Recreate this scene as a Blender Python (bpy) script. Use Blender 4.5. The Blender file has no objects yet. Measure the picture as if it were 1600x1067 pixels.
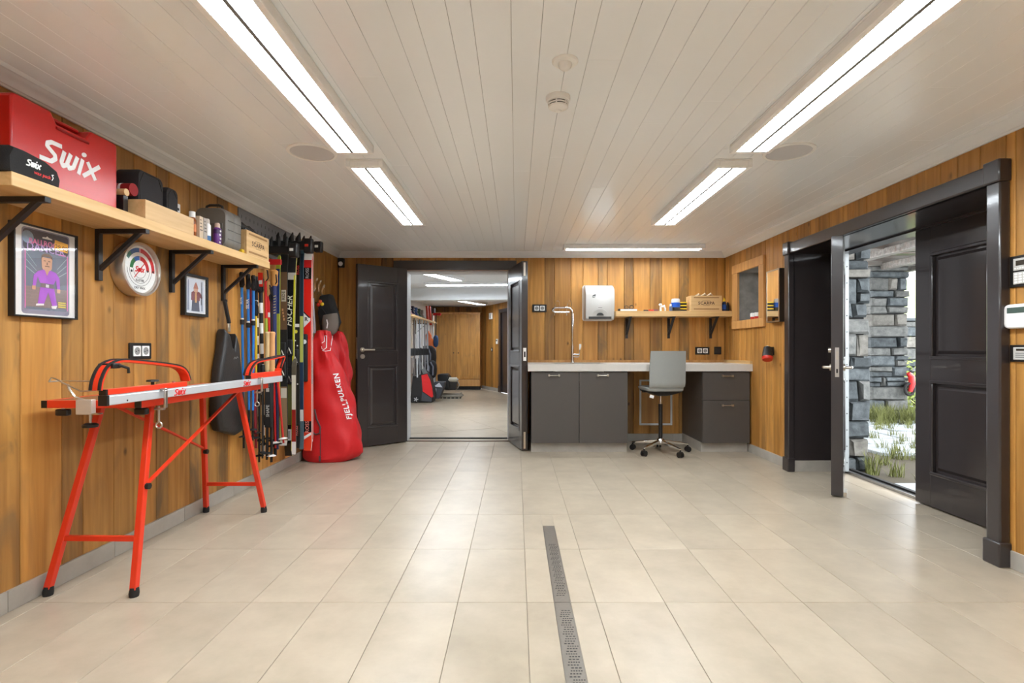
import bpy, bmesh, math, random
from mathutils import Vector, Matrix
from mathutils.bvhtree import BVHTree
random.seed(7)
scene = bpy.context.scene
C = scene.collection
R = math.radians

# ------------------------------------------------------------------ camera, world, exposure
F, U, V, H = 810.0, 807.0, 545.0, 1.11      # focal length (px), vanishing point (px), camera height (m)
cd = bpy.data.cameras.new('camera'); cam = bpy.data.objects.new('camera', cd); C.objects.link(cam)
cam.location = (0, 0, H); cam.rotation_euler = (R(90), 0, 0)
cd.sensor_width = 36; cd.sensor_fit = 'HORIZONTAL'; cd.lens = F / 1600 * 36
cd.shift_x = -(U - 800) / 1600; cd.shift_y = (V - 533.5) / 1600
cd.clip_start = 0.02; cd.clip_end = 400
scene.camera = cam
w = bpy.data.worlds.new('overcast_sky'); scene.world = w; w.use_nodes = True
nt = w.node_tree; bg = nt.nodes['Background']
bg.inputs[0].default_value = (0.92, 0.96, 1.0, 1); bg.inputs[1].default_value = 3.2
scene.view_settings.view_transform = 'Standard'; scene.view_settings.look = 'None'
scene.view_settings.exposure = 1.54; scene.view_settings.gamma = 1.0
scene.view_settings.use_curve_mapping = False
LAMP = 18.0                       # radiance of the ceiling light diffusers
LAMP_COL = (0.87, 0.945, 1.0)

# ------------------------------------------------------------------ materials
def lin(c):
    out = []
    for k in c[:3]:
        k = k / 255.0
        out.append(k / 12.92 if k <= 0.04045 else ((k + 0.055) / 1.055) ** 2.4)
    return tuple(out) + (1.0,)

MATS = {}
def mat(name, col, rough=0.5, metal=0.0, coat=0.0, var=0.06, scale=30.0, bump=0.0, emit=None, bscale=None, spec=0.5):
    if name in MATS: return MATS[name]
    m = bpy.data.materials.new(name); m.use_nodes = True; n = m.node_tree; L = n.links
    p = n.nodes['Principled BSDF']
    p.inputs['Roughness'].default_value = rough; p.inputs['Metallic'].default_value = metal
    p.inputs['Coat Weight'].default_value = coat; p.inputs['Coat Roughness'].default_value = 0.08
    p.inputs['Specular IOR Level'].default_value = spec
    tc = n.nodes.new('ShaderNodeTexCoord')
    nz = n.nodes.new('ShaderNodeTexNoise'); nz.inputs['Scale'].default_value = scale; nz.inputs['Detail'].default_value = 3
    L.new(tc.outputs['Object'], nz.inputs['Vector'])
    mx = n.nodes.new('ShaderNodeMix'); mx.data_type = 'RGBA'
    a = lin(col)
    mx.inputs['A'].default_value = tuple(x * (1 - var) for x in a[:3]) + (1,)
    mx.inputs['B'].default_value = tuple(min(1, x * (1 + var)) for x in a[:3]) + (1,)
    L.new(nz.outputs['Fac'], mx.inputs['Factor']); L.new(mx.outputs['Result'], p.inputs['Base Color'])
    if bump:
        nb = n.nodes.new('ShaderNodeTexNoise'); nb.inputs['Scale'].default_value = bscale or scale * 4
        L.new(tc.outputs['Object'], nb.inputs['Vector'])
        b = n.nodes.new('ShaderNodeBump'); b.inputs['Strength'].default_value = bump; b.inputs['Distance'].default_value = 0.004
        L.new(nb.outputs['Fac'], b.inputs['Height']); L.new(b.outputs['Normal'], p.inputs['Normal'])
    if emit:
        p.inputs['Emission Color'].default_value = tuple(emit[:3]) + (1,); p.inputs['Emission Strength'].default_value = emit[3]
    MATS[name] = m; return m

def wood(name, dark, light, patch, patch_amt=0.35, rough=0.5, axis='Z', knots=True, vary=0.22, fine=1.0):
    """grain stretched along `axis`; each piece has its own tone (Object Info random)"""
    if name in MATS: return MATS[name]
    m = bpy.data.materials.new(name); m.use_nodes = True; n = m.node_tree; L = n.links; N = n.nodes.new
    p = n.nodes['Principled BSDF']; p.inputs['Roughness'].default_value = rough
    tc = N('ShaderNodeTexCoord'); oi = N('ShaderNodeObjectInfo')
    mul = N('ShaderNodeMath'); mul.operation = 'MULTIPLY'; mul.inputs[1].default_value = 57.0; L.new(oi.outputs['Random'], mul.inputs[0])
    comb = N('ShaderNodeCombineXYZ')
    for k in range(3): L.new(mul.outputs[0], comb.inputs[k])
    add = N('ShaderNodeVectorMath'); add.operation = 'ADD'
    L.new(tc.outputs['Object'], add.inputs[0]); L.new(comb.outputs[0], add.inputs[1])
    def mapped(sc):
        mp = N('ShaderNodeMapping'); s = {'X': (sc[1], sc[0], sc[0]), 'Y': (sc[0], sc[1], sc[0]), 'Z': (sc[0], sc[0], sc[1])}[axis]
        mp.inputs['Scale'].default_value = s; L.new(add.outputs[0], mp.inputs['Vector']); return mp.outputs[0]
    g = N('ShaderNodeTexNoise'); g.inputs['Scale'].default_value = 1; g.inputs['Detail'].default_value = 5; g.inputs['Distortion'].default_value = 0.6
    L.new(mapped((24 * fine, 1.1)), g.inputs['Vector'])
    cr = N('ShaderNodeValToRGB'); cr.color_ramp.elements[0].position = 0.3; cr.color_ramp.elements[1].position = 0.68
    cr.color_ramp.elements[0].color = lin(dark); cr.color_ramp.elements[1].color = lin(light); L.new(g.outputs['Fac'], cr.inputs['Fac'])
    pt = N('ShaderNodeTexNoise'); pt.inputs['Scale'].default_value = 1; pt.inputs['Detail'].default_value = 4; pt.inputs['Distortion'].default_value = 1.2
    L.new(mapped((7, 2.2)), pt.inputs['Vector'])
    pr = N('ShaderNodeValToRGB'); pr.color_ramp.elements[0].position = 0.5; pr.color_ramp.elements[1].position = 0.75
    L.new(pt.outputs['Fac'], pr.inputs['Fac'])
    pm = N('ShaderNodeMath'); pm.operation = 'MULTIPLY'; pm.inputs[1].default_value = patch_amt; L.new(pr.outputs['Color'], pm.inputs[0])
    mx = N('ShaderNodeMix'); mx.data_type = 'RGBA'; L.new(pm.outputs[0], mx.inputs['Factor']); L.new(cr.outputs['Color'], mx.inputs['A']); mx.inputs['B'].default_value = lin(patch)
    col = mx.outputs['Result']
    if knots:
        vo = N('ShaderNodeTexVoronoi'); vo.inputs['Scale'].default_value = 1; L.new(mapped((4.5, 2.6)), vo.inputs['Vector'])
        kr = N('ShaderNodeValToRGB'); kr.color_ramp.elements[0].position = 0.025; kr.color_ramp.elements[1].position = 0.075
        kr.color_ramp.elements[0].color = (1, 1, 1, 1); kr.color_ramp.elements[1].color = (0, 0, 0, 1); L.new(vo.outputs['Distance'], kr.inputs['Fac'])
        km = N('ShaderNodeMath'); km.operation = 'MULTIPLY'; km.inputs[1].default_value = 0.75; L.new(kr.outputs['Color'], km.inputs[0])
        mk = N('ShaderNodeMix'); mk.data_type = 'RGBA'; L.new(km.outputs[0], mk.inputs['Factor']); L.new(col, mk.inputs['A'])
        mk.inputs['B'].default_value = lin(tuple(x * 0.42 for x in dark)); col = mk.outputs['Result']
    hs = N('ShaderNodeHueSaturation')
    vm = N('ShaderNodeMapRange'); vm.inputs['To Min'].default_value = 1 - vary; vm.inputs['To Max'].default_value = 1 + vary; L.new(oi.outputs['Random'], vm.inputs['Value'])
    L.new(vm.outputs[0], hs.inputs['Value']); L.new(col, hs.inputs['Color']); L.new(hs.outputs['Color'], p.inputs['Base Color'])
    b = N('ShaderNodeBump'); b.inputs['Strength'].default_value = 0.15; b.inputs['Distance'].default_value = 0.002
    L.new(g.outputs['Fac'], b.inputs['Height']); L.new(b.outputs['Normal'], p.inputs['Normal'])
    MATS[name] = m; return m

def tilemat(name, col, col2, rough=0.38, vary=0.06, bump=0.05, sc=5.0):
    if name in MATS: return MATS[name]
    m = bpy.data.materials.new(name); m.use_nodes = True; n = m.node_tree; L = n.links; N = n.nodes.new
    p = n.nodes['Principled BSDF']; p.inputs['Roughness'].default_value = rough
    tc = N('ShaderNodeTexCoord'); oi = N('ShaderNodeObjectInfo')
    sc_ = N('ShaderNodeVectorMath'); sc_.operation = 'MULTIPLY_ADD'; sc_.inputs[1].default_value = (1, 1, 1)
    mul = N('ShaderNodeMath'); mul.operation = 'MULTIPLY'; mul.inputs[1].default_value = 91.0; L.new(oi.outputs['Random'], mul.inputs[0])
    cb = N('ShaderNodeCombineXYZ')
    for k in range(3): L.new(mul.outputs[0], cb.inputs[k])
    L.new(tc.outputs['Object'], sc_.inputs[0]); L.new(cb.outputs[0], sc_.inputs[2])
    nz = N('ShaderNodeTexNoise'); nz.inputs['Scale'].default_value = sc; nz.inputs['Detail'].default_value = 7; nz.inputs['Roughness'].default_value = 0.62
    L.new(sc_.outputs[0], nz.inputs['Vector'])
    cr = N('ShaderNodeValToRGB'); cr.color_ramp.elements[0].position = 0.3; cr.color_ramp.elements[1].position = 0.7
    cr.color_ramp.elements[0].color = lin(col2); cr.color_ramp.elements[1].color = lin(col); L.new(nz.outputs['Fac'], cr.inputs['Fac'])
    hs = N('ShaderNodeHueSaturation'); vm = N('ShaderNodeMapRange'); vm.inputs['To Min'].default_value = 1 - vary; vm.inputs['To Max'].default_value = 1 + vary
    L.new(oi.outputs['Random'], vm.inputs['Value']); L.new(vm.outputs[0], hs.inputs['Value']); L.new(cr.outputs['Color'], hs.inputs['Color'])
    L.new(hs.outputs['Color'], p.inputs['Base Color'])
    b = N('ShaderNodeBump'); b.inputs['Strength'].default_value = bump; b.inputs['Distance'].default_value = 0.01
    L.new(nz.outputs['Fac'], b.inputs['Height']); L.new(b.outputs['Normal'], p.inputs['Normal'])
    MATS[name] = m; return m

def glassmat(name='picture_glass', tint=(1, 1, 1), rough=0.0):
    if name in MATS: return MATS[name]
    m = bpy.data.materials.new(name); m.use_nodes = True; n = m.node_tree; L = n.links; N = n.nodes.new
    out = n.nodes['Material Output']; n.nodes.remove(n.nodes['Principled BSDF'])
    t = N('ShaderNodeBsdfTransparent'); t.inputs[0].default_value = tuple(tint) + (1,)
    g = N('ShaderNodeBsdfGlossy'); g.inputs['Roughness'].default_value = rough
    lw = N('ShaderNodeLayerWeight'); lw.inputs['Blend'].default_value = 0.5
    pw = N('ShaderNodeMath'); pw.operation = 'POWER'; pw.inputs[1].default_value = 5.0; L.new(lw.outputs['Facing'], pw.inputs[0])
    f = N('ShaderNodeMath'); f.operation = 'MULTIPLY_ADD'; f.inputs[1].default_value = 0.96; f.inputs[2].default_value = 0.04; L.new(pw.outputs[0], f.inputs[0])
    x = N('ShaderNodeMixShader'); L.new(f.outputs[0], x.inputs[0]); L.new(t.outputs[0], x.inputs[1]); L.new(g.outputs[0], x.inputs[2]); L.new(x.outputs[0], out.inputs[0])
    MATS[name] = m; return m

def emitmat(name, col, strength):
    if name in MATS: return MATS[name]
    m = bpy.data.materials.new(name); m.use_nodes = True; n = m.node_tree
    p = n.nodes['Principled BSDF']; p.inputs['Base Color'].default_value = (0.8, 0.8, 0.8, 1)
    p.inputs['Emission Color'].default_value = tuple(col) + (1,); p.inputs['Emission Strength'].default_value = strength
    MATS[name] = m; return m

# ------------------------------------------------------------------ mesh builder
ORI = {}
def link(o, parent=None):
    C.objects.link(o)
    if parent is not None: o.parent = parent
    return o

class MB:
    def __init__(s): s.v = []; s.f = []
    def add(s, vs, fs):
        k = len(s.v); s.v += [Vector(p) for p in vs]; s.f += [tuple(i + k for i in f) for f in fs]; return s
    def box(s, x0, x1, y0, y1, z0, z1):
        return s.add([(x0,y0,z0),(x1,y0,z0),(x1,y1,z0),(x0,y1,z0),(x0,y0,z1),(x1,y0,z1),(x1,y1,z1),(x0,y1,z1)],
                     [(3,2,1,0),(4,5,6,7),(0,1,5,4),(1,2,6,5),(2,3,7,6),(3,0,4,7)])
    def bar(s, p0, p1, a, b, up=(0,0,1)):
        """rectangular bar from p0 to p1; width a sideways, b along up"""
        p0, p1, up = Vector(p0), Vector(p1), Vector(up); d = (p1 - p0).normalized()
        if abs(d.dot(up)) > 0.98: up = Vector((0,1,0))
        sd = d.cross(up).normalized(); un = sd.cross(d)
        vs = []
        for p in (p0, p1):
            for i, j in ((-1,-1),(1,-1),(1,1),(-1,1)): vs.append(p + sd * (a/2*i) + un * (b/2*j))
        return s.add(vs, [(3,2,1,0),(4,5,6,7),(0,1,5,4),(1,2,6,5),(2,3,7,6),(3,0,4,7)])
    def rings(s, rs, cap=True, closed=False):
        n = len(rs[0]); vs = [p for r in rs for p in r]; fs = []
        m = len(rs)
        for i in range(m if closed else m - 1):
            for j in range(n):
                a, b = i*n + j, i*n + (j+1) % n; c, d = ((i+1) % m)*n + (j+1) % n, ((i+1) % m)*n + j
                fs.append((a, b, c, d))
        if cap and not closed:
            fs.append(tuple(reversed(range(n)))); fs.append(tuple((m-1)*n + j for j in range(n)))
        return s.add(vs, fs)
    def tube(s, pts, r, n=8, closed=False, cap=True):
        pts = [Vector(p) for p in pts]; m = len(pts); rs = []; prev = None
        for i, p in enumerate(pts):
            if closed: d = pts[(i+1) % m] - pts[i-1]
            else: d = pts[min(i+1, m-1)] - pts[max(i-1, 0)]
            d.normalize()
            if prev is None:
                u = d.orthogonal().normalized()
            else:
                u = (prev - d * prev.dot(d)); u = u.normalized() if u.length > 1e-6 else d.orthogonal().normalized()
            prev = u; w_ = d.cross(u); rr = r[i] if isinstance(r, (list, tuple)) else r
            rs.append([p + (u * math.cos(2*math.pi*k/n) + w_ * math.sin(2*math.pi*k/n)) * rr for k in range(n)])
        return s.rings(rs, cap, closed)
    def cyl(s, p0, p1, r0, r1=None, n=14): return s.tube([p0, p1], [r0, r0 if r1 is None else r1], n)
    def lathe(s, prof, c, axis=(0,0,1), n=24):
        c = Vector(c); ax = Vector(axis).normalized(); u = ax.orthogonal().normalized(); w_ = ax.cross(u)
        return s.rings([[c + ax*h + (u*math.cos(2*math.pi*k/n) + w_*math.sin(2*math.pi*k/n))*max(r, 1e-4) for k in range(n)] for r, h in prof])
    def prism(s, pts, fr, t, off=0.0):
        """2-D polygon in frame fr=(origin,u,v), extruded t along u x v starting at off"""
        o, u, v = fr; nn = u.cross(v); k = len(pts)
        a = [o + u*p[0] + v*p[1] + nn*off for p in pts]; b = [p + nn*t for p in a]
        return s.add(a + b, [tuple(reversed(range(k))), tuple(range(k, 2*k))] + [(i, (i+1) % k, k + (i+1) % k, k + i) for i in range(k)])
    def ell(s, c, rad, n=14, m=8, e=1.0):
        c = Vector(c); rs = []
        for i in range(m + 1):
            t = -math.pi/2 + math.pi*i/m; cr = max(abs(math.cos(t)) ** e, 1e-3); sz = math.copysign(abs(math.sin(t)) ** e, math.sin(t))
            rs.append([c + Vector((rad[0]*cr*math.copysign(abs(math.cos(q))**e, math.cos(q)), rad[1]*cr*math.copysign(abs(math.sin(q))**e, math.sin(q)), rad[2]*sz)) for q in [2*math.pi*k/n for k in range(n)]])
        return s.rings(rs)
    def stroke(s, pts, wd, fr, t, off=0.0):
        """flat ribbon along a 2-D polyline"""
        t0 = t
        for a, b in zip(pts, pts[1:]):
            s.kk = (getattr(s, 'kk', 0) + 1) % 24; t = t0 + s.kk*.00004     # no two faces of overlapping strokes share a plane
            dx, dy = b[0]-a[0], b[1]-a[1]; l = math.hypot(dx, dy) or 1e-6; nx, ny = -dy/l*wd/2, dx/l*wd/2
            s.prism([(a[0]-nx, a[1]-ny), (b[0]-nx, b[1]-ny), (b[0]+nx, b[1]+ny), (a[0]+nx, a[1]+ny)], fr, t, off)
        for a in pts[1:-1]:
            s.kk = (s.kk + 1) % 24; t = t0 + s.kk*.00004
            s.prism([(a[0]+wd/2*math.cos(2*math.pi*k/10), a[1]+wd/2*math.sin(2*math.pi*k/10)) for k in range(10)], fr, t, off)
        return s
    def xf(s, M):
        s.v = [M @ p for p in s.v]; return s
    def build(s, name, material, parent=None, smooth=False, bevel=0.0, seg=2, base=False, sub=0):
        mn = Vector([min(p[k] for p in s.v) for k in range(3)]); mxx = Vector([max(p[k] for p in s.v) for k in range(3)])
        c = (mn + mxx) / 2
        if parent is None or base: c.z = mn.z
        me = bpy.data.meshes.new(name); me.from_pydata([p - c for p in s.v], [], s.f)
        bm = bmesh.new(); bm.from_mesh(me); bmesh.ops.recalc_face_normals(bm, faces=bm.faces); bm.to_mesh(me); bm.free()
        me.materials.append(material)
        o = bpy.data.objects.new(name, me); link(o, parent)
        o.location = c - (ORI[parent.name] if parent is not None else Vector())
        ORI[o.name] = c
        if smooth:
            me.shade_smooth(); me.set_sharp_from_angle(angle=R(38))
        if bevel:
            b = o.modifiers.new('bevel', 'BEVEL'); b.width = bevel; b.segments = seg; b.limit_method = 'ANGLE'; b.angle_limit = R(40)
            if not smooth: me.shade_smooth(); me.set_sharp_from_angle(angle=R(38))
        if sub:
            q = o.modifiers.new('subd', 'SUBSURF'); q.levels = sub; q.render_levels = sub
        return o

def tag(o, label=None, cat=None, group=None, kind=None):
    if label: o['label'] = label
    if cat: o['category'] = cat
    if group: o['group'] = group
    if kind: o['kind'] = kind
    return o
def thing(name, label, cat, loc=(0,0,0), rot=None, group=None):
    """Empty at the thing's base. Without rot the parts are built in room coordinates, with rot in the thing's own."""
    o = bpy.data.objects.new(name, None); C.objects.link(o); o.empty_display_size = 0.1
    o.location = loc; ORI[o.name] = Vector(loc)
    if rot is not None: o.rotation_euler = rot; ORI[o.name] = Vector((0,0,0))
    return tag(o, label, cat, group)
def struct(o): return tag(o, kind='structure')
def copy_thing(root, loc, label):
    r = root.copy(); C.objects.link(r); r.location = loc; r['label'] = label
    for ch in list(root.children):
        c = ch.copy(); C.objects.link(c); c.parent = r
        for g in list(ch.children):
            d = g.copy(); C.objects.link(d); d.parent = c
    return r
X_, Y_, Z_ = Vector((1,0,0)), Vector((0,1,0)), Vector((0,0,1))
def FL(x, y, z): return (Vector((x,y,z)), Y_, Z_)        # faces +X (on the left wall)
def FR(x, y, z): return (Vector((x,y,z)), -Y_, Z_)       # faces -X (on the right wall)
def FB(x, y, z): return (Vector((x,y,z)), X_, Z_)        # faces the camera
def P(px, py, y): return Vector(((px - U) * y / F, y, H + (V - py) * y / F))
def rect(w_, h_, x=0, y=0): return [(x-w_/2,y-h_/2),(x+w_/2,y-h_/2),(x+w_/2,y+h_/2),(x-w_/2,y+h_/2)]
def rrect(w_, h_, r, x=0, y=0, n=4):
    out = []
    for cx, cy, a in ((w_/2-r,-h_/2+r,-90),(w_/2-r,h_/2-r,0),(-w_/2+r,h_/2-r,90),(-w_/2+r,-h_/2+r,180)):
        for k in range(n+1): out.append((x+cx+r*math.cos(R(a+90*k/n)), y+cy+r*math.sin(R(a+90*k/n))))
    return out
def disc(r, x=0, y=0, n=20): return [(x+r*math.cos(2*math.pi*k/n), y+r*math.sin(2*math.pi*k/n)) for k in range(n)]

def text(s, fr, size, material, parent, name='lettering', rot=0.0, shear=0.0, bold=0.0, depth=0.0006, off=0.0003, proj=None, spacing=1.0, sx=1.0):
    cu = bpy.data.curves.new('t', 'FONT'); cu.body = s; cu.size = 1.0; cu.align_x = 'CENTER'; cu.align_y = 'CENTER'; cu.shear = shear
    cu.offset = bold; cu.resolution_u = 2; cu.space_character = spacing
    ob = bpy.data.objects.new('t', cu); C.objects.link(ob)
    dg = bpy.context.evaluated_depsgraph_get(); me = bpy.data.meshes.new_from_object(ob.evaluated_get(dg))
    vs = [v.co.copy() for v in me.vertices]; fs = [tuple(p.vertices) for p in me.polygons]
    bpy.data.objects.remove(ob); bpy.data.curves.remove(cu); bpy.data.meshes.remove(me)
    o, u, v = fr; nn = u.cross(v); c, sn = math.cos(rot), math.sin(rot)
    pts = []
    for p in vs:
        x, y = p.x*size*1.38*sx, p.y*size*1.38
        q = o + u*(x*c - y*sn) + v*(x*sn + y*c) + nn*(off + depth)
        pts.append(proj(q) if proj else q)
    mb = MB(); mb.v = pts; mb.f = fs
    return mb.build(name, material, parent)

def swix(fr, h, material, parent, shear=0.22, t=0.0012, off=0.0002, wd=0.17, sx=1.0, rot=0.0):
    ls = [[(.66,.92),(.25,.92),(.12,.82),(.14,.68),(.5,.42),(.56,.26),(.44,.09),(0,.09)],
          [(.80,.76),(.80,.24),(.90,.09),(1.02,.2),(1.06,.76)], [(1.06,.24),(1.16,.09),(1.30,.2),(1.34,.76)],
          [(1.58,.76),(1.58,.0)], [(1.80,.74),(2.34,.02)], [(2.36,.76),(1.78,.0)]]
    mb = MB(); c, s = math.cos(rot), math.sin(rot)
    def q(p):
        x, y = ((p[0] - 1.17 + (p[1]-.5)*shear) * h * sx, (p[1] - .5) * h); return (x*c - y*s, x*s + y*c)
    for l in ls: mb.stroke([q(p) for p in l], wd * h, fr, t, off)
    mb.prism([q((1.58 + .11*math.cos(k*.628), 1.0 + .11*math.sin(k*.628))) for k in range(10)], fr, t, off)
    return mb.build('lettering', material, parent)

PM = {}
def piece(name, parent, fr_kind, c, w_, h_, t, material, ch=0.003, smooth=False):
    """chamfered slab (plank, board, tile): w x h face, front at c along the face normal; alike pieces share their mesh"""
    key = (fr_kind, round(w_, 4), round(h_, 4), t, material.name, ch)
    u, v = {'L': (Y_, Z_), 'R': (-Y_, Z_), 'B': (X_, Z_), 'F': (X_, Y_), 'C': (X_, -Y_)}[fr_kind]
    nn = u.cross(v)
    if key not in PM:
        a, b = w_/2, h_/2
        lay = [(a, b, -t), (a, b, -ch), (a-ch, b-ch, 0)]
        vs = [u*(sx*x) + v*(sy*y) + nn*z for x, y, z in lay for sx, sy in ((-1,-1),(1,-1),(1,1),(-1,1))]
        fs = [(3,2,1,0), (8,9,10,11)]
        for i in (0, 4):
            for j in range(4): fs.append((i+j, i+(j+1) % 4, i+4+(j+1) % 4, i+4+j))
        me = bpy.data.meshes.new(name); me.from_pydata(vs, [], fs); me.materials.append(material); PM[key] = me
    o = bpy.data.objects.new(name, PM[key]); link(o, parent)
    c = Vector(c); o.location = c - ORI[parent.name]; ORI[o.name] = c
    return o
# ------------------------------------------------------------------ shared materials
honey = wood('honey_oak_plank', (164, 110, 46), (202, 147, 74), (146, 108, 62), 0.55)
weath = wood('weathered_oak_plank', (136, 92, 41), (176, 129, 66), (108, 87, 58), 1.0)
ash = wood('pale_ash', (198, 158, 102), (222, 186, 132), (205, 165, 110), 0.3, axis='Y', knots=False, vary=0.05)
ashx = wood('pale_ash_crosswise', (198, 158, 102), (222, 186, 132), (205, 165, 110), 0.3, axis='X', knots=False, vary=0.05)
pine = wood('pale_pine', (205, 165, 112), (226, 190, 138), (210, 172, 120), 0.3, axis='Y', knots=False, vary=0.06)
pinex = wood('pale_pine_crosswise', (205, 165, 112), (226, 190, 138), (210, 172, 120), 0.3, axis='X', knots=False, vary=0.06)
oaktrim = wood('oak_trim', (186, 132, 74), (214, 162, 98), (186, 138, 84), 0.3, knots=False, vary=0.08)
backing = mat('dark_backing_board', (70, 42, 20), 0.8)
tile = tilemat('limestone_floor_tile', (182, 169, 149), (164, 151, 132), 0.30, 0.05)
grout = mat('floor_grout', (160, 151, 136), 0.85)
skirt = tilemat('grey_skirting_tile', (186, 180, 170), (164, 158, 148), 0.4, 0.06)
white_board = mat('white_painted_board', (246, 250, 254), 0.22, var=0.01)
white_back = mat('white_backing', (170, 164, 158), 0.8)
white_paint = mat('white_gloss_paint', (236, 238, 240), 0.35, var=0.02)
white_metal = mat('white_enamel', (236, 234, 230), 0.35, var=0.02)
espresso = mat('espresso_gloss_paint', (50, 44, 44), 0.3, var=0.06, coat=0.5)
black_metal = mat('black_powder_coat', (30, 28, 28), 0.45)
black_plastic = mat('black_plastic', (24, 23, 23), 0.4)
black_rubber = mat('black_rubber', (26, 24, 23), 0.7)
chrome = mat('polished_chrome', (225, 225, 225), 0.12, 1.0, var=0.02)
brushed = mat('brushed_steel', (196, 193, 188), 0.32, 1.0, var=0.05, scale=80)
nickel = mat('satin_nickel', (205, 198, 186), 0.3, 1.0, var=0.03)
worktop_m = mat('pale_grey_laminate', (206, 201, 194), 0.4, var=0.03)
taupe = mat('taupe_cabinet_lacquer', (78, 73, 69), 0.42, var=0.03)
white_plastic = mat('white_plastic', (240, 240, 238), 0.4, var=0.02)
ink = mat('black_ink', (22, 20, 20), 0.5)
white_ink = mat('white_ink', (240, 240, 240), 0.5)
red_ink = mat('red_ink', (214, 30, 28), 0.5)
paper = mat('white_paper', (232, 230, 228), 0.6, var=0.02)

XL, XR, YB, YN = -2.15, 2.51, 6.24, -1.3       # room faces: left, right, back, near (behind the camera)
CZ, CB = 2.275, 2.205                          # ceiling, underside of the crown moulding
TH = 0.02

# ------------------------------------------------------------------ floor
fl = struct(MB().box(XL-.05, 3.05, YN-.05, 6.44, -.08, -.004).build('floor', grout))
xs = [0.045 + .302*k for k in range(-8, 11)]; ys = [2.270 + .603*k for k in range(-3, 8)]
DX0, DX1, DY1 = 0.164, 0.238, 3.250
for i in range(len(xs)-1):
    for j in range(len(ys)-1):
        x0, x1, y0, y1 = max(xs[i], XL), min(xs[i+1], 2.99), ys[j], min(ys[j+1], 6.42)
        if x1 - x0 < .03 or y1 - y0 < .03: continue
        if y0 > 4.72: x1 = min(x1, XR)
        if x1 - x0 < .03: continue
        parts = [(x0, x1, y0, y1)]
        if x0 < DX0 < x1 and y0 < DY1:                # tile cut round the floor drain
            parts = [(x0, DX0, y0, y1), (DX1, x1, y0, y1)]
            if y1 > DY1: parts = [(x0, DX0, y0, y1), (DX1, x1, y0, y1), (DX0, DX1, DY1, y1)]
        for a, b, c, d in parts:
            g = .0010
            ga, gb = (g if a != DX1 and a != DX0 else 0), (g if b != DX0 and b != DX1 else 0)
            piece('tile', fl, 'F', ((a+ga+b-gb)/2, (c+d)/2, 0), b-a-ga-gb, d-c-2*g, .006, tile, .0012)
piece('tile', fl, 'F', (.18, YN/2 + ys[0]/2, 0), 4.66, ys[0]-YN-.003, .006, tile, .001)

# ------------------------------------------------------------------ ceiling boards
ce = struct(MB().box(XL-.05, XR+.5, YN-.05, YB+.2, CZ+.018, CZ+.1).build('ceiling', white_back))
edges = [-.682, -.570, -.438, -.351, -.240, -.155, -.019, .091]
wds = [.111, .134, .087, .11, .086, .136, .112]
k = 0
while edges[0] > XL: edges.insert(0, edges[0] - wds[k % 7]); k += 1
k = 0
while edges[-1] < XR: edges.append(edges[-1] + wds[(k + 3) % 7]); k += 1
for i, (a, b) in enumerate(zip(edges, edges[1:])):
    a, b = max(a, XL), min(b, XR)
    if b - a < .01: continue
    cuts = [YN, 0.2 + (i*1.37) % 1.5, 2.0 + (i*.83) % 1.9, YB]
    if i % 3 == 0: cuts = [YN, .6 + (i*.71) % 1.2, YB]
    for c, d in zip(cuts, cuts[1:]):
        piece('board', ce, 'C', ((a+b)/2, (c+d)/2, CZ), b-a-.0012, d-c-.0008, .016, white_board, .0011)

# ------------------------------------------------------------------ plank walls
PW = [.206, .119, .196, .146, .180, .112, .205, .112, .199, .142]
def planks(wall, kind, u0, u1, z0, z1, plane, holes=(), start=None, seq=PW, shift=0):
    """vertical boards between u0 and u1 (room axis), face on `plane`, around rectangular holes (u0,u1,z0,z1)"""
    e = [start if start is not None else u0]; k = shift
    while e[-1] < u1: e.append(e[-1] + seq[k % len(seq)]); k += 1
    for i, (a, b) in enumerate(zip(e, e[1:])):
        a, b = max(a, u0), min(b, u1)
        if b - a < .012: continue
        m = weath if (i + shift) % 2 and (i % 5 != 3) else honey
        if kind == 'R': m = honey
        cuts = sorted({a, b} | {q for h in holes for q in h[:2] if a < q < b})
        for c, d in zip(cuts, cuts[1:]):
            segs = [(z0, z1)]
            for h in holes:
                if h[0] < (c+d)/2 < h[1]:
                    segs = [s for s0, s1 in segs for s in ((s0, min(s1, h[2])), (max(s0, h[3]), s1)) if s[1] - s[0] > .01]
            for s0, s1 in segs:
                mid, zc = (c+d)/2, (s0+s1)/2
                pos = {'L': (plane, mid, zc), 'R': (plane, mid, zc), 'B': (mid, plane, zc)}[kind]
                piece('plank', wall, kind, pos, d-c-.003, s1-s0, TH, m, .003)

wl = struct(MB().box(XL-.15, XL-TH, YN, 6.44, 0, CZ+.02).build('wall_left', backing))
planks(wl, 'L', YN, YB, .0, CB+.02, XL, start=2.248-1.617*3, shift=0)
DO = (-1.333, -.095, 0, 2.055)                   # doorway in the back wall
bm = MB(); bm.box(XL-.15, DO[0], YB+TH, 6.44, 0, CZ+.02).box(DO[1], XR+.15, YB+TH, 6.44, 0, CZ+.02).box(DO[0], DO[1], YB+TH, 6.44, DO[3], CZ+.02)
wb = struct(bm.build('wall_back', backing))
planks(wb, 'B', XL, XR, .0, CB+.02, YB, holes=[DO], start=.133-1.617*2, shift=0)
EX = (2.66, 4.74, 0, 2.03)                       # outside doorway in the right wall
NI = (5.32, 5.84, 1.42, 1.97)                    # niche in the right wall
bm = MB()
bm.box(XR+TH, 2.85, YN, EX[0], 0, CZ+.02).box(XR+TH, 2.85, EX[0], EX[1], EX[3], CZ+.02).box(XR+TH, 2.85, EX[1], NI[0], 0, CZ+.02)
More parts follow.
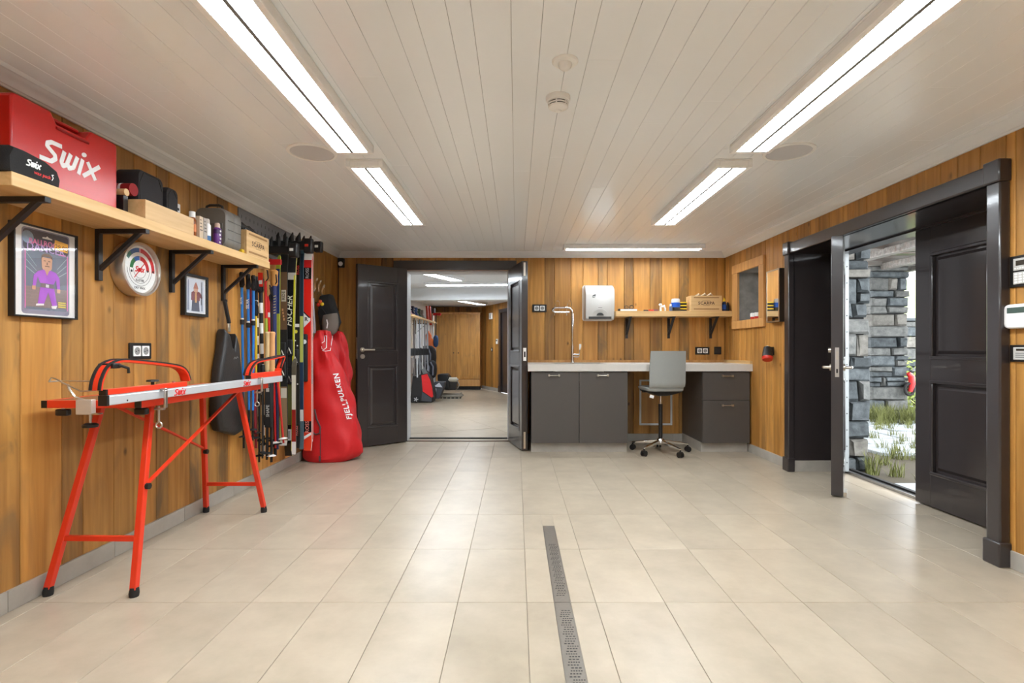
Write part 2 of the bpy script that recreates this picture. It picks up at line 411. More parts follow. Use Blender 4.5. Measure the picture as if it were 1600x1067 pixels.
bm.box(XR+TH, 2.85, NI[0], NI[1], 0, NI[2]).box(XR+TH, 2.85, NI[0], NI[1], NI[3], CZ+.02).box(XR+TH, 2.85, NI[1], 6.44, 0, CZ+.02)
wr = struct(bm.build('wall_right', backing))
planks(wr, 'R', YN, YB, .0, CB+.02, XR, holes=[EX, NI], start=YN, shift=3, seq=[.142, .12, .18, .15, .118, .2])
wn = struct(MB().box(XL-.15, 2.85, YN-.2, YN-TH, 0, CZ+.02).build('wall_near', white_paint))  # unseen wall, made white so it bounces light into the room

# crown moulding
prof = [(0,2.205),(.012,2.205),(.015,2.213),(.02,2.216),(.024,2.228),(.034,2.240),(.046,2.247),(.054,2.257),(.062,2.260),(.066,2.268),(.07,2.275),(0,2.275)]
def crown(name, f0, f1):
    a = [Vector(f0(d, z)) for d, z in prof]; b = [Vector(f1(d, z)) for d, z in prof]
    return struct(MB().rings([a, b]).build(name, white_paint, smooth=True))
crown('trim_1', lambda d, z: (XL+d, YN, z), lambda d, z: (XL+d, YB-d, z))
crown('trim_2', lambda d, z: (XL+d, YB-d, z), lambda d, z: (XR-d, YB-d, z))
crown('trim_3', lambda d, z: (XR-d, YN, z), lambda d, z: (XR-d, YB-d, z))

# skirting tiles
def skirting(name, kind, plane, spans, off=0.0):
    mb = MB()
    for a0, b0 in spans:
        mb.box(*{'L': (plane-.003, plane, a0, b0), 'R': (plane, plane+.003, a0, b0), 'B': (a0, b0, plane, plane+.003)}[kind], .0, .088)
    st = struct(mb.build(name, grout))
    for a, b in spans:
        n = max(1, round((b-a)/.6)); e = [a + (b-a)*i/n for i in range(n+1)]
        for c, d in zip(e, e[1:]):
            pos = {'L': (plane+.012, (c+d)/2, .0455), 'R': (plane-.012, (c+d)/2, .0455), 'B': ((c+d)/2, plane-.012, .0455)}[kind]
            piece('tile', st, kind, pos, d-c-.003, .089, .012, skirt, .001)
skirting('baseboard_left', 'L', XL, [(YN, YB)])
skirting('baseboard_back', 'B', YB, [(XL+.02, -1.46), (.05, XR-.02)])
skirting('baseboard_right', 'R', XR, [(YN, 2.64), (4.76, YB)])

# ------------------------------------------------------------------ doorway to the next room
bm = MB().box(-1.475, -.0, YB-.035, YB, 2.055, 2.168)
struct(bm.build('trim_4', espresso, bevel=.006))
struct(MB().box(-1.45, -1.335, YB-.03, YB, 0, 2.055).build('trim_5', espresso, bevel=.006))
struct(MB().box(-.093, .012, YB-.03, YB, 0, 2.055).build('trim_6', espresso, bevel=.006))
liner = mat('pale_grey_jamb_paint', (196, 198, 202), 0.4, var=.02)
bm = MB().box(-1.345, -1.318, YB+.02, 6.46, 0, 2.055).box(-.11, -.083, YB+.02, 6.46, 0, 2.055).box(-1.345, -.083, YB+.02, 6.46, 2.035, 2.062)
struct(bm.build('trim_7', liner, bevel=.002))
bm = MB().box(-1.333, -.095, YB-.03, YB+.01, 0, .008)
struct(bm.build('trim_8', mat('threshold_brass_brown', (92, 74, 60), .35, .6)))
struct(MB().box(-1.333, -.095, YB+.15, YB+.19, 0, .013).build('trim_9', black_rubber))

def door_leaf(name, label, hinge, d, w_, h_, t, z0=.012, lever=None, tr=.185, mr=.155, br=.2, st=.125, latch=None):
    ang = math.atan2(d[1], d[0])
    o = thing(name, label, 'door', (hinge[0], hinge[1], 0), (0, 0, ang)); o['kind'] = 'structure'
    z1 = h_; pz = z0 + br; span = (z1 - tr - mr - pz); low = pz + span*.47
    for a, b in ((0, st), (w_-st, w_)):
        MB().box(a, b, 0, t, z0, z1).build('stile', espresso, o, bevel=.003)
    for a, b in ((z0, pz), (low, low+mr), (z1-tr, z1)):
        MB().box(st, w_-st, 0, t, a, b).build('rail', espresso, o)
    for a, b in ((pz, low), (low+mr, z1-tr)):
        pn = MB().box(st, w_-st, t*.32, t*.68, a, b)
        x0, x1 = st + .034, w_-st-.034
        for y0, y1 in ((t*.68, t-.008), (t*.32, .008)):      # raised field
            r0 = [Vector((x, y0, z)) for x, z in ((x0,a+.034),(x1,a+.034),(x1,b-.034),(x0,b-.034))]
            r1 = [Vector((x, y1, z)) for x, z in ((x0+.022,a+.056),(x1-.022,a+.056),(x1-.022,b-.056),(x0+.022,b-.056))]
            pn.rings([r0, r1])
        p = pn.build('panel', espresso, o)
        for y0, y1 in ((t*.68, t+.004), (-.004, t*.32)):     # bolection moulding
            mo = MB()
            e = .018
            mo.box(st-.006, w_-st+.006, y0, y1, a-.006, a+e).box(st-.006, w_-st+.006, y0, y1, b-e, b+.006)
            mo.box(st-.006, st+e, y0, y1, a+e, b-e).box(w_-st-e, w_-st+.006, y0, y1, a+e, b-e)
            mo.build('moulding', espresso, p, bevel=.005)
    return o

def lever_set(o, x, z, y, sgn, dirx, both=True, rose=True):
    """lever handle on face y; sgn = outward direction, dirx = where the lever points"""
    h = MB().cyl((x, y, z), (x, y + sgn*.012, z), .026, n=20).cyl((x, y+sgn*.01, z), (x, y+sgn*.05, z), .011)
    h.tube([(x, y+sgn*.045, z), (x+dirx*.02, y+sgn*.052, z), (x+dirx*.125, y+sgn*.05, z)], [.011, .011, .009], 10)
    hd = h.build('handle', nickel, o, smooth=True)
    if rose: MB().cyl((x, y, z-.075), (x, y + sgn*.012, z-.075), .026, n=20).build('lock_rosette', nickel, o, smooth=True)
    return hd

d1 = door_leaf('door_1', 'dark brown panelled door leaf with lever, standing open beside the red covers', (-1.333, 6.205), (-.467, -.40), .615, 2.06, .05)
lever_set(d1, .56, 1.10, .05, 1, -1)
lever_set(d1, .56, 1.10, .0, -1, -1)
MB().box(.615, .6175, .012, .038, 1.0, 1.24).build('lock_plate', nickel, d1)
d2 = door_leaf('door_2', 'dark brown panelled door leaf seen nearly edge on beside the worktop', (-.098, 6.205), (.155, -.60), .62, 2.06, .068, st=.11)
for a, b in ((.03, .21), (1.90, 2.045)):
    MB().box(.62, .6225, .02, .042, a, b).build('flush_bolt', nickel, d2)
MB().box(.62, .6225, .016, .05, .98, 1.12).build('strike_plate', white_metal, d2)
MB().box(.6225, .624, .024, .042, 1.02, 1.08).build('strike_hole', black_metal, d2)

# ------------------------------------------------------------------ outside doorway: casing, reveals, leaves
CX = XR - .055
struct(MB().box(CX, XR, 2.632, 2.712, .115, 1.965).build('trim_10', espresso, bevel=.008))
struct(MB().box(CX-.012, XR, 2.622, 2.722, 0, .125).build('trim_11', espresso, bevel=.008))
struct(MB().box(CX, XR, 4.68, 4.757, .115, 1.965).build('trim_12', espresso, bevel=.008))
struct(MB().box(CX-.012, XR, 4.668, 4.768, 0, .125).build('trim_13', espresso, bevel=.008))
struct(MB().box(CX+.004, XR, 2.712, 4.68, 1.968, 2.066).build('trim_14', espresso, bevel=.008))
for i, y in enumerate((2.672, 4.718)):
    struct(MB().box(CX-.012, XR, y-.048, y+.048, 1.962, 2.078).build('trim_%d' % (15+i), espresso, bevel=.008))
# deep reveals (side linings and soffit)
struct(MB().box(XR-.02, 2.88, 4.69, 4.745, .1, 1.99).build('trim_17', espresso))
struct(MB().box(XR-.02, 2.88, 2.655, 2.71, .1, 1.99).build('trim_18', espresso))
sk = struct(MB().box(XR, 2.88, 4.687, 4.745, 0, .1).build('baseboard_reveal', grout))
piece('tile', sk, 'B', (2.69, 4.678, .0495), .385, .098, .01, skirt, .001)
struct(MB().box(XR-.03, 2.86, 2.70, 4.70, 1.968, 2.03).build('trim_19', espresso))
# outer frame and sill
alu = mat('grey_door_frame', (128, 132, 132), .4, .2)
struct(MB().box(2.86, 2.985, 4.66, 4.745, 0, 2.03).build('trim_20', espresso))
fr_ = MB().box(2.905, 2.953, 4.605, 4.66, 0.02, 1.955)
fo = struct(fr_.build('trim_21', alu))
for z in [0.1 + .145*k for k in range(13)]:
    MB().cyl((2.935, 4.6045, z), (2.935, 4.602, z), .005, n=8).build('screw', black_metal, fo)
struct(MB().box(2.86, 2.99, 2.70, 4.66, 1.955, 2.03).build('trim_22', espresso))
struct(MB().box(2.86, 2.985, 2.66, 2.80, 0, 2.03).build('trim_23', espresso))
struct(MB().box(2.945, 2.985, 2.70, 4.66, 0, .02).build('trim_24', mat('aluminium_sill', (176, 176, 174), .3, .8)))
struct(MB().box(2.985, 3.02, 2.70, 4.66, -.03, .035).build('trim_25', black_rubber))

d3 = door_leaf('door_3', 'dark brown outside door leaf swung open into the room, seen edge on', (2.86, 4.655), (-.5, -.765), .912, 1.955, .078, lever=1)
lever_set(d3, .85, .97, .0, -1, -1, rose=False); lever_set(d3, .85, .97, .078, 1, -1, rose=False)
lp = MB().box(.912, .9155, .026, .052, .90, 1.12).build('lock_plate', brushed, d3)
MB().box(.9155, .917, .031, .047, 1.03, 1.09).build('latch', nickel, lp); MB().box(.9155, .9165, .033, .045, .93, .96).build('bolt_hole', black_metal, lp)
MB().cyl((.85, -.0, 1.10), (.85, -.02, 1.10), .02, n=16).build('thumb_turn', nickel, d3, smooth=True)
MB().box(.8, .935, .08, .10, .02, .05).build('door_sweep', nickel, d3)
for z in (.2, 1.0, 1.7):
    MB().cyl((.0, -.012, z), (.0, -.012, z+.12), .012, n=12).build('hinge', brushed, d3, smooth=True)
d4 = door_leaf('door_4', 'closed dark brown panelled outside door leaf beside the near door casing', (2.96, 2.82), (0, 1), .937, 1.955, .07, lever=1, tr=.18, mr=.155, br=.225, st=.14)
# ------------------------------------------------------------------ ceiling lights
glow = emitmat('lit_diffuser', LAMP_COL, LAMP)
lamp_white = mat('lamp_housing_enamel', (248, 248, 248), .4, var=.02)
louvre_m = mat('louvre_aluminium', (220, 220, 218), .3, .5)
def ceiling_light(label, cx, y0, y1, across=False, w_=.228, dz=.05, g=glow, cz=CZ, loc=None, rz=0.0):
    """housing with two lit troughs behind louvre blades; built along local y, then turned"""
    L_ = y1 - y0
    o = thing('ceiling_light', label, 'ceiling light', (cx, (y0+y1)/2, cz) if loc is None else loc, (0, 0, R(90) + rz if across else rz), 'tube light fittings on the ceilings')
    zb = -dz; a = w_/2; l = L_/2
    hs = MB().box(-a, a, -l, l, -.012, -.0005)
    hs.box(-a, -a+.028, -l, l, zb, -.012).box(a-.028, a, -l, l, zb, -.012).box(-a+.028, a-.028, -l, -l+.03, zb, -.012).box(-a+.028, a-.028, l-.03, l, zb, -.012)
    hs.build('housing', lamp_white, o, bevel=.003)
    MB().box(-.008, .008, -l+.03, l-.03, zb-.001, -.012).build('divider', mat('grey_lamp_divider', (120, 118, 116), .5), o)
    for sx in (-1, 1):
        x0, x1 = sorted((sx*.0085, sx*(a-.0285)))
        t = MB().box(x0, x1, -l+.031, l-.031, zb+.0045, zb+.008).build('diffuser', g, o)
        bl = MB(); n = int(L_/.045)
        for k in range(1, n):
            y = -l+.03 + (L_-.06)*k/n; bl.box(x0, x1, y-.002, y+.002, zb+.0005, zb+.004)
        tag(bl.build('louvre', louvre_m, o), kind='stuff')
    return o
FX = (-.9335, 1.333)
ceiling_light('long tube light nearest the camera over the waxing bench side', FX[0], 1.445, 2.975)
ceiling_light('tube light above the ski wall side, second from the camera', FX[0], 3.175, 4.70)
ceiling_light('long tube light nearest the camera on the outside door side', FX[1], 1.435, 2.965)
ceiling_light('tube light on the outside door side, second from the camera', FX[1], 3.175, 4.70)
ceiling_light('tube light lying across the ceiling above the worktop', 1.3125, 5.75-.7836+.08, 5.75+.7836+.08, across=True, w_=.16)
for x in FX: ceiling_light('added fill tube light behind the camera on the %s side' % ('bench' if x < 0 else 'door'), x, -.285, 1.245)  # unseen lamps, added as fill light

spk = mat('grey_speaker_grille', (204, 204, 207), .6, var=.1, scale=400)
for x, y, l in ((-1.21, 3.07, 'round ceiling speaker beside the bench side tube lights'), (1.608, 3.06, 'round ceiling speaker beside the door side tube lights')):
    o = thing('ceiling_speaker', l, 'speaker', (x, y, CZ), group='ceiling speakers')
    MB().lathe([(.142, 0), (.142, -.006), (.138, -.009), (.124, -.009), (.122, -.004), (.122, 0)], (x, y, CZ), n=40).build('bezel', white_plastic, o, smooth=True)
    MB().lathe([(.122, -.001), (.122, -.006), (.0, -.0075)], (x, y, CZ), n=40).build('grille', spk, o, smooth=True)
o = thing('motion_sensor', 'round white motion sensor on the ceiling above the smoke detector', 'sensor', (.197, 2.10, CZ))
MB().lathe([(.053, 0), (.053, -.004), (.048, -.009), (.028, -.011)], (.197, 2.10, CZ), n=32).build('base', white_plastic, o, smooth=True)
MB().lathe([(.028, -.009), (.027, -.016), (.024, -.026), (.016, -.034), (.0, -.037)], (.197, 2.10, CZ), n=24).build('lens', white_plastic, o, smooth=True)
o = thing('smoke_detector', 'white smoke detector with dark vent slots on the ceiling', 'smoke detector', (.193, 2.40, CZ))
c = (.193, 2.40, CZ)
MB().lathe([(.056, 0), (.056, -.014), (.054, -.02), (.05, -.022)], c, n=32).build('base', white_plastic, o, smooth=True)
MB().lathe([(.044, -.02), (.044, -.034), (.042, -.046)], c, n=32).build('vent', ink, o, smooth=True)
hd = MB()
for h0, r0 in ((-.0225, .05), (-.033, .048)): hd.lathe([(r0, h0), (r0, h0-.0055), (r0-.012, h0-.0055), (r0-.012, h0)], c, n=32)
hd.lathe([(.046, -.043), (.044, -.05), (.03, -.058), (.016, -.062), (.012, -.068), (0, -.07)], c, n=32)
for k in range(6):
    q = R(60*k + 15); hd.bar((c[0]+.046*math.cos(q), c[1]+.046*math.sin(q), CZ-.02), (c[0]+.045*math.cos(q), c[1]+.045*math.sin(q), CZ-.046), .006, .006)
hd.build('head', white_plastic, o, smooth=True)

# linear floor drain
o = thing('floor_drain', 'long stainless steel slot drain let into the tiled floor', 'drain', (.201, 2.1, 0))
steel_d = mat('worn_drain_steel', (150, 144, 136), .38, .85, var=.1, scale=60)
rail = MB().box(DX0+.0005, DX0+.004, .7, DY1, -.0035, .0012).box(DX1-.004, DX1-.0005, .7, DY1, -.0035, .0012).box(DX0+.004, DX1-.004, DY1-.004, DY1, -.0035, .0012)
rail.build('channel', steel_d, o)
for a, b in ((.72, 1.49), (1.493, 2.268), (2.271, DY1-.005)):
    cv = MB().box(DX0+.0045, DX1-.0045, a, b, -.0035, .0005).build('grate', steel_d, o)
    sl = MB(); y = a + .06; q = 0
    while y < b - (.3 if b > 3 else .06):
        n = 3 + (q*7 % 3); x0 = DX0 + .016 + .0035*(q*5 % 4); wd = .034/n
        for k in range(n):
            sl.box(x0 + k*(wd+.002), x0 + k*(wd+.002) + wd*.82, y, y+.005, .0002, .0008)
        y += .0165; q += 1
    tag(sl.build('slots', ink, cv), kind='stuff')

# ------------------------------------------------------------------ next room (seen through the doorway)
P2 = [(-2.35, 6.44), (-2.35, 14.5), (-.97, 14.5), (1.2, 9.72), (1.2, 6.44)]
f2 = struct(MB().prism(P2, (Vector((0,0,-.06)), X_, Y_), .0575).build('floor_2', tile))
a26 = R(26); ux, uy = Vector((math.cos(a26), math.sin(a26), 0)), Vector((-math.sin(a26), math.cos(a26), 0))
def inside(p):
    if p[0] < -2.33 or p[0] > 1.18 or p[1] < 6.5 or p[1] > 14.45: return False
    return (p[0]+.97)*(-4.78) - (p[1]-14.5)*2.17 > 0.05
me2 = None
for i in range(-6, 14):
    for j in range(-2, 16):
        q = Vector((-1.0, 6.6, 0)) + ux*(i*.603) + uy*(j*.603)
        cs = [q + ux*(sx*.3) + uy*(sy*.3) for sx in (-1, 1) for sy in (-1, 1)]
        if not all(inside(k) for k in cs): continue
        t = piece('tile', f2, 'F', (q.x, q.y, 0.0), .6, .6, .0035, tile, .001); t.rotation_euler = (0, 0, a26)
w2 = mat('cool_white_wall_paint', (226, 228, 230), .6, var=.02)
struct(MB().prism(P2, (Vector((0,0,2.28)), X_, Y_), .1).build('ceiling_2', w2))
struct(MB().box(-2.5, -2.35, 6.44, 14.6, 0, 2.32).build('wall_store_left', w2))
struct(MB().box(-2.5, 1.3, 6.42, 6.44, 2.10, 2.32).build('wall_store_near', w2))
wf = struct(MB().box(-2.5, -.8, 14.5, 14.6, 0, 2.32).build('wall_store_back', backing))
planks(wf, 'B', -2.35, -.97, 0, 2.28, 14.48, shift=1)
dv = Vector((2.17, -4.78, 0)).normalized(); nv = Vector((-dv.y, dv.x, 0))
def slantbox(t0, t1, d0, d1, z0, z1):
    o_ = Vector((-.97, 14.5, 0)); mb = MB(); vs = []
    for z in (z0, z1):
        for t, d in ((t0, d0), (t1, d0), (t1, d1), (t0, d1)): vs.append(o_ + dv*t + nv*d + Z_*z)
    return mb.add(vs, [(3,2,1,0),(4,5,6,7),(0,1,5,4),(1,2,6,5),(2,3,7,6),(3,0,4,7)])
ws = struct(slantbox(-.1, 5.3, .02, .15, 0, 2.32).build('wall_store_right', backing))
e = [0]; k = 0
while e[-1] < 5.2: e.append(e[-1] + PW[k % 10]); k += 1
for i, (a, b) in enumerate(zip(e, e[1:])):
    z0 = 2.05 if 1.35 < (a+b)/2 < 2.35 else 0
    if z0 == 2.05 and a < 1.35: z0 = 2.05
    slantbox(a+.001, b-.001, .0, .019, z0, 2.28).build('plank', weath if i % 3 == 1 else honey, ws)
struct(slantbox(0, 1.28, -.012, 0, 0, .09).build('baseboard_store', skirt))
struct(slantbox(1.30, 1.42, -.03, .0, 0, 2.12).build('trim_26', espresso))
struct(slantbox(1.42, 2.4, -.03, .0, 2.03, 2.12).build('trim_27', espresso))
struct(slantbox(1.28, 1.44, -.04, .0, 0, .16).build('trim_28', espresso))
struct(slantbox(1.42, 2.4, .005, .018, 0, 2.05).build('door_5', espresso))
struct(MB().box(1.2, 1.35, 6.44, 9.9, 0, 2.32).build('wall_store_side', w2))
struct(MB().prism([(-2.35,10.05),(1.2,9.75),(1.2,10.05),(-2.35,10.4)], (Vector((0,0,2.05)), X_, Y_), .24).build('trim_29', w2))
glow2 = emitmat('lit_diffuser_cool', (.82, .91, 1.0), LAMP*1.0)  # cool tint stands in for daylight from an unseen window
ceiling_light('tube light slanting across the near ceiling of the next room', 0, 0, 1.55, g=glow2, cz=2.28, loc=(-1.28, 7.9, 2.28), rz=R(-24))
ceiling_light('tube light lying along the white beam in the next room', 0, 0, 1.55, g=glow2, cz=2.28, loc=(-.85, 9.15, 2.28), rz=R(86))
ceiling_light('tube light deep in the next room before the tall oak cupboard', 0, 0, 1.5, g=glow2, cz=2.28, loc=(-1.15, 12.6, 2.28), rz=R(-24))
ceiling_light('tube light in the next room hidden past the doorway', 0, 0, 1.5, g=glow2, cz=2.28, loc=(.4, 7.9, 2.28), rz=R(-24))

# tall oak cupboard at the far end
o = thing('oak_cupboard', 'tall two door oak cupboard at the far end of the next room', 'cupboard', (-1.6, 14.2, 0))
MB().box(-2.3, -.985, 14.06, 14.47, .1, 2.05).build('carcass', oaktrim, o)
MB().box(-2.3, -.985, 14.12, 14.47, 0, .1).build('plinth', ink, o)
MB().box(-2.32, -.98, 14.02, 14.47, 2.05, 2.10).build('cornice', oaktrim, o)
MB().box(-2.3, -.985, 14.03, 14.06, .1, .28).build('bottom_rail', oaktrim, o)
for a, b, kx in ((-2.29, -1.64, -1.70), (-1.63, -.99, -1.57)):
    d = MB().box(a, a+.09, 14.03, 14.06, .30, 2.04).box(b-.09, b, 14.03, 14.06, .30, 2.04).box(a+.09, b-.09, 14.03, 14.06, .30, .39).box(a+.09, b-.09, 14.03, 14.06, 1.95, 2.04).box(a+.09, b-.09, 14.045, 14.06, .39, 1.95)
    d = d.build('door', honey, o)
    MB().lathe([(.006, 0), (.006, .02), (.016, .028), (.014, .04), (0, .044)], (kx, 14.03, 1.0), (0, -1, 0), 12).build('knob', ink, d, smooth=True)

def slant_device(name, label, cat, t, z, w_, h_, dep, m):
    o_ = Vector((-.97, 14.5, 0)) + dv*t
    ob = thing(name, label, cat, (o_.x, o_.y, z))
    slantbox(t-w_/2, t+w_/2, -dep, -.0005, z-h_/2, z+h_/2).build('body', m, ob, bevel=.006)
    return ob
ob = slant_device('wall_thermostat', 'white thermostat on the slanting oak wall of the next room', 'thermostat', 1.16, 1.30, .1, .13, .03, white_plastic)
slantbox(1.12, 1.20, -.032, -.03, 1.31, 1.35).build('display', mat('grey_display', (96, 104, 100), .3), ob)
ob = slant_device('wall_socket', 'single wall socket on the slanting oak wall of the next room', 'socket', .78, 1.09, .1, .1, .012, black_plastic)
slantbox(.755, .805, -.016, -.012, 1.065, 1.115).build('insert', white_plastic, ob, bevel=.003)
ob = slant_device('alarm_sounder', 'small white alarm sounder high on the slanting oak wall', 'alarm', .74, 1.98, .16, .17, .05, white_plastic)
slantbox(.68, .72, -.054, -.05, 1.92, 2.04).build('grille', mat('pale_grey_plastic', (178, 176, 172), .5), ob)
slantbox(.76, .80, -.056, -.05, 1.92, 2.04).build('lens', mat('smoked_lens', (120, 116, 108), .2), ob)

# ------------------------------------------------------------------ outside
stone_mats = [tilemat('schist_%d' % i, a, b,   .85, .2, .9, 12.0) for i, (a, b) in enumerate((((92, 98, 100), (50, 55, 58)), ((112, 112, 109), (70, 72, 70)), ((76, 82, 84), (36, 41, 44)), ((124, 121, 114), (84, 81, 75))))]
soil = mat('dark_soil', (74, 66, 50), .95, var=.2)
struct(MB().box(2.985, 30, 0, 40, -.3, -.03).build('ground', soil))
def stone(parent, x0, x1, z0, z1, yf, dep, rnd, m):
    j = lambda s_: rnd.uniform(-s_, s_)
    r0 = [Vector((x+j(.006), yf+dep, z+j(.006))) for x, z in ((x0,z0),(x1,z0),(x1,z1),(x0,z1))]
    r1 = [Vector((x+j(.010), yf+.018+j(.010), z+j(.009))) for x, z in ((x0,z0),(x1,z0),(x1,z1),(x0,z1))]
    pr = rnd.uniform(.0, .03); i = min(.018, (z1-z0)*.16)
    r2 = [Vector((x+j(.008), yf-pr+j(.012), z+j(.010))) for x, z in ((x0+i,z0+i),(x1-i,z0+i),(x1-i,z1-i),(x0+i,z1-i))]
    return MB().rings([r0, r1, r2]).build('stone', m, parent)
def stone_pillar(label, x0, x1, yf, dep, z1, sd, rows, frac=(.3, .7)):
    rnd = random.Random(sd)
    o = thing('stone_pillar', label, 'pillar', ((x0+x1)/2, yf+dep/2, -.03))
    MB().box(x0+.03, x1-.03, yf+.05, yf+dep-.02, -.03, z1-.05).build('core', mat('dark_joint', (34, 34, 34), .95), o)
    hs = [rnd.uniform(.7, 1.5) for _ in range(rows)]; s = (z1+.03)/sum(hs); z = -.03
    for r, h in enumerate(hs):
        h *= s
        cuts = [x0 + rnd.uniform(-.012, .012)] + sorted(x0 + (x1-x0)*rnd.uniform(*frac) for _ in range((r % 3 != 2) + (1 if (x1-x0) > .45 and r % 2 else 0))) + [x1 + rnd.uniform(-.02, .015)]
        for a, b in zip(cuts, cuts[1:]):
            if b - a < .05: continue
            g = rnd.uniform(.003, .007)
            if rnd.random() < .25 and h > .15:
                m_ = z + h*rnd.uniform(.4, .6)
                stone(o, a+g, b-g, z+g, m_-g, yf, dep*.6, rnd, rnd.choice(stone_mats)); stone(o, a+g, b-g, m_+g, z+h-g, yf, dep*.6, rnd, rnd.choice(stone_mats))
            else: stone(o, a+g, b-g, z+g, z+h-g, yf, dep*.6, rnd, rnd.choice(stone_mats))
        z += h
    return o
stone_pillar('dry stone pillar right outside the open door', 2.975, 3.265, 4.78, .6, 2.5, 3, 15)
p2 = stone_pillar('dry stone pillar farther out beyond the paved path', 5.62, 6.20, 8.2, .6, 2.42, 11, 15, (.25, .75))
stone_pillar('low pale stone wall behind the farther pillar', 6.5, 9.6, 10.6, .5, 1.75, 21, 9, (.05, .95))
# paving flags
pv = struct(MB().box(2.99, 14, 2.0, 16, -.06, -.032).build('paving', mat('moss_joint', (96, 92, 62), .95, var=.3)))
flag = tilemat('pale_slate_flag', (170, 176, 178), (140, 146, 150), .7, .08, .2)
rnd = random.Random(5)
rows_y = [2.6]
while rows_y[-1] < 10.5: rows_y.append(rows_y[-1] + rnd.uniform(.42, .62))
for a, b in zip(rows_y, rows_y[1:]):
    x = 3.03 + rnd.uniform(0, .05)
    while x < 3.0 + b*.62 + 1.2 and x < 9:
        wd = rnd.uniform(.6, 1.1); j = lambda s_=.05: rnd.uniform(-s_, s_)
        x1 = x + wd
        inside_p = (x < 3.32 and b > 4.75)
        if not inside_p:
            pts = [(x+.02, a+.03+j(.025)), (x1-.03, a+.03+j(.025)), (x1-.02+j(.03), b-.02+j(.02)), (x+.02+j(.01), b-.02+j(.02))]
            sb = MB().prism(pts, (Vector((0,0,-.05)), X_, Y_), .05 + rnd.uniform(-.008, .008)).build('slab', flag, pv, bevel=.008)
        x = x1
# grass between the flags and at the pillar feet
gm = MB()
def tuft(x, y, n, hgt, spread):
    for _ in range(n):
        a = rnd.uniform(0, 6.28); h = hgt*rnd.uniform(.5, 1.1); lean = spread*rnd.uniform(.2, 1)
        bx, by = x + rnd.uniform(-.05, .05), y + rnd.uniform(-.04, .04); w_ = .004
        d = Vector((math.cos(a), math.sin(a), 0)); s_ = Vector((-d.y, d.x, 0))*w_
        p0 = Vector((bx, by, -.045)); p1 = p0 + d*lean*.4 + Z_*h*.7; p2_ = p0 + d*lean + Z_*h
        gm.add([p0-s_, p0+s_, p1+s_*.7, p1-s_*.7, p2_], [(0,1,2,3), (3,2,4)])
for x, y, n, hh, sp in ((3.22, 4.70, 60, .24, .14), (3.38, 4.62, 40, .18, .14), (3.62, 5.1, 30, .16, .12), (3.75, 4.72, 26, .2, .12), (3.62, 4.05, 26, .12, .1), (3.40, 4.30, 10, .14, .1)):
    tuft(x, y, n, hh, sp)
for _ in range(40):
    y = rnd.uniform(5.2, 9.5); x = y*rnd.uniform(.69, .80); tuft(x, y, 22, .16, .12)
for _ in range(60):
    y = rnd.uniform(7.6, 8.3); x = rnd.uniform(5.3, 6.8); tuft(x, y, 30, .32, .16)
tag(gm.build('grass', mat('dry_green_grass', (104, 108, 56), .8, var=.4, scale=6)), 'tufts of grass growing between the paving flags', 'grass', kind='stuff')
# bush beyond
bmb = MB()
for _ in range(900):
    q = Vector((rnd.gauss(0, .35), rnd.gauss(0, .3), abs(rnd.gauss(0, .42)))); c_ = Vector((7.1, 9.2, -.02)) + q
    d = Vector((rnd.uniform(-1, 1), rnd.uniform(-1, 1), rnd.uniform(-.2, 1))).normalized(); s_ = d.orthogonal().normalized()*.025
    bmb.add([c_, c_+d*.05+s_, c_+d*.11, c_+d*.05-s_], [(0,1,2,3)])
bo = thing('bush', 'green leafy bush growing before the low stone wall', 'bush', (7.1, 9.2, -.03))
tag(bmb.build('foliage', mat('yellow_green_leaf', (136, 150, 70), .7, var=.35, scale=5), bo), kind='stuff')
st_ = MB()
for k in range(7): st_.cyl((7.1, 9.2, -.03), (7.1+rnd.gauss(0,.2), 9.2+rnd.gauss(0,.2), .6), .012, .005, 6)
st_.build('stems', soil, bo)
# hillside
hb = MB(); vs = []; fs = []
for i in range(13):
    for j in range(7):
        x = 8 + i*5; y = 14 + j*8; vs.append((x, y, -.1 + (y-14)*.17 + (x-8)*.03 + 1.2*math.sin(i*.9+j)*.3))
for i in range(12):
    for j in range(6): fs.append((i*7+j, (i+1)*7+j, (i+1)*7+j+1, i*7+j+1))
hb.add(vs, fs); struct(hb.build('hillside', mat('pale_green_hill', (122, 134, 88), .95, var=.2, scale=.6)))
# roof overhang: grey timber
greyw = wood('weathered_grey_timber', (96, 91, 85), (140, 134, 127), (104, 70, 48), .6, axis='X', knots=False, vary=.15)
o = thing('roof_overhang', 'weathered grey timber roof overhang above the stone pillars', 'roof', (4.5, 6.5, 2.5))
for k in range(15):
    y0 = 4.0 + k*.42
    MB().box(2.9, 7.2, y0, y0+.40, 2.62 + (k % 2)*.012, 2.65 + (k % 2)*.012).build('board', greyw, o)
for y0, z0 in ((5.6, 2.46), (6.9, 2.44), (8.15, 2.42)):
    b_ = MB().box(2.95, 6.9, y0, y0+.16, z0, z0+.16).build('beam', greyw, o, bevel=.01)
for x0 in (3.9, 4.9, 5.75, 6.3):
    MB().box(x0, x0+.13, 4.1, 9.3, 2.36, 2.46).build('rafter', greyw, o, bevel=.01)
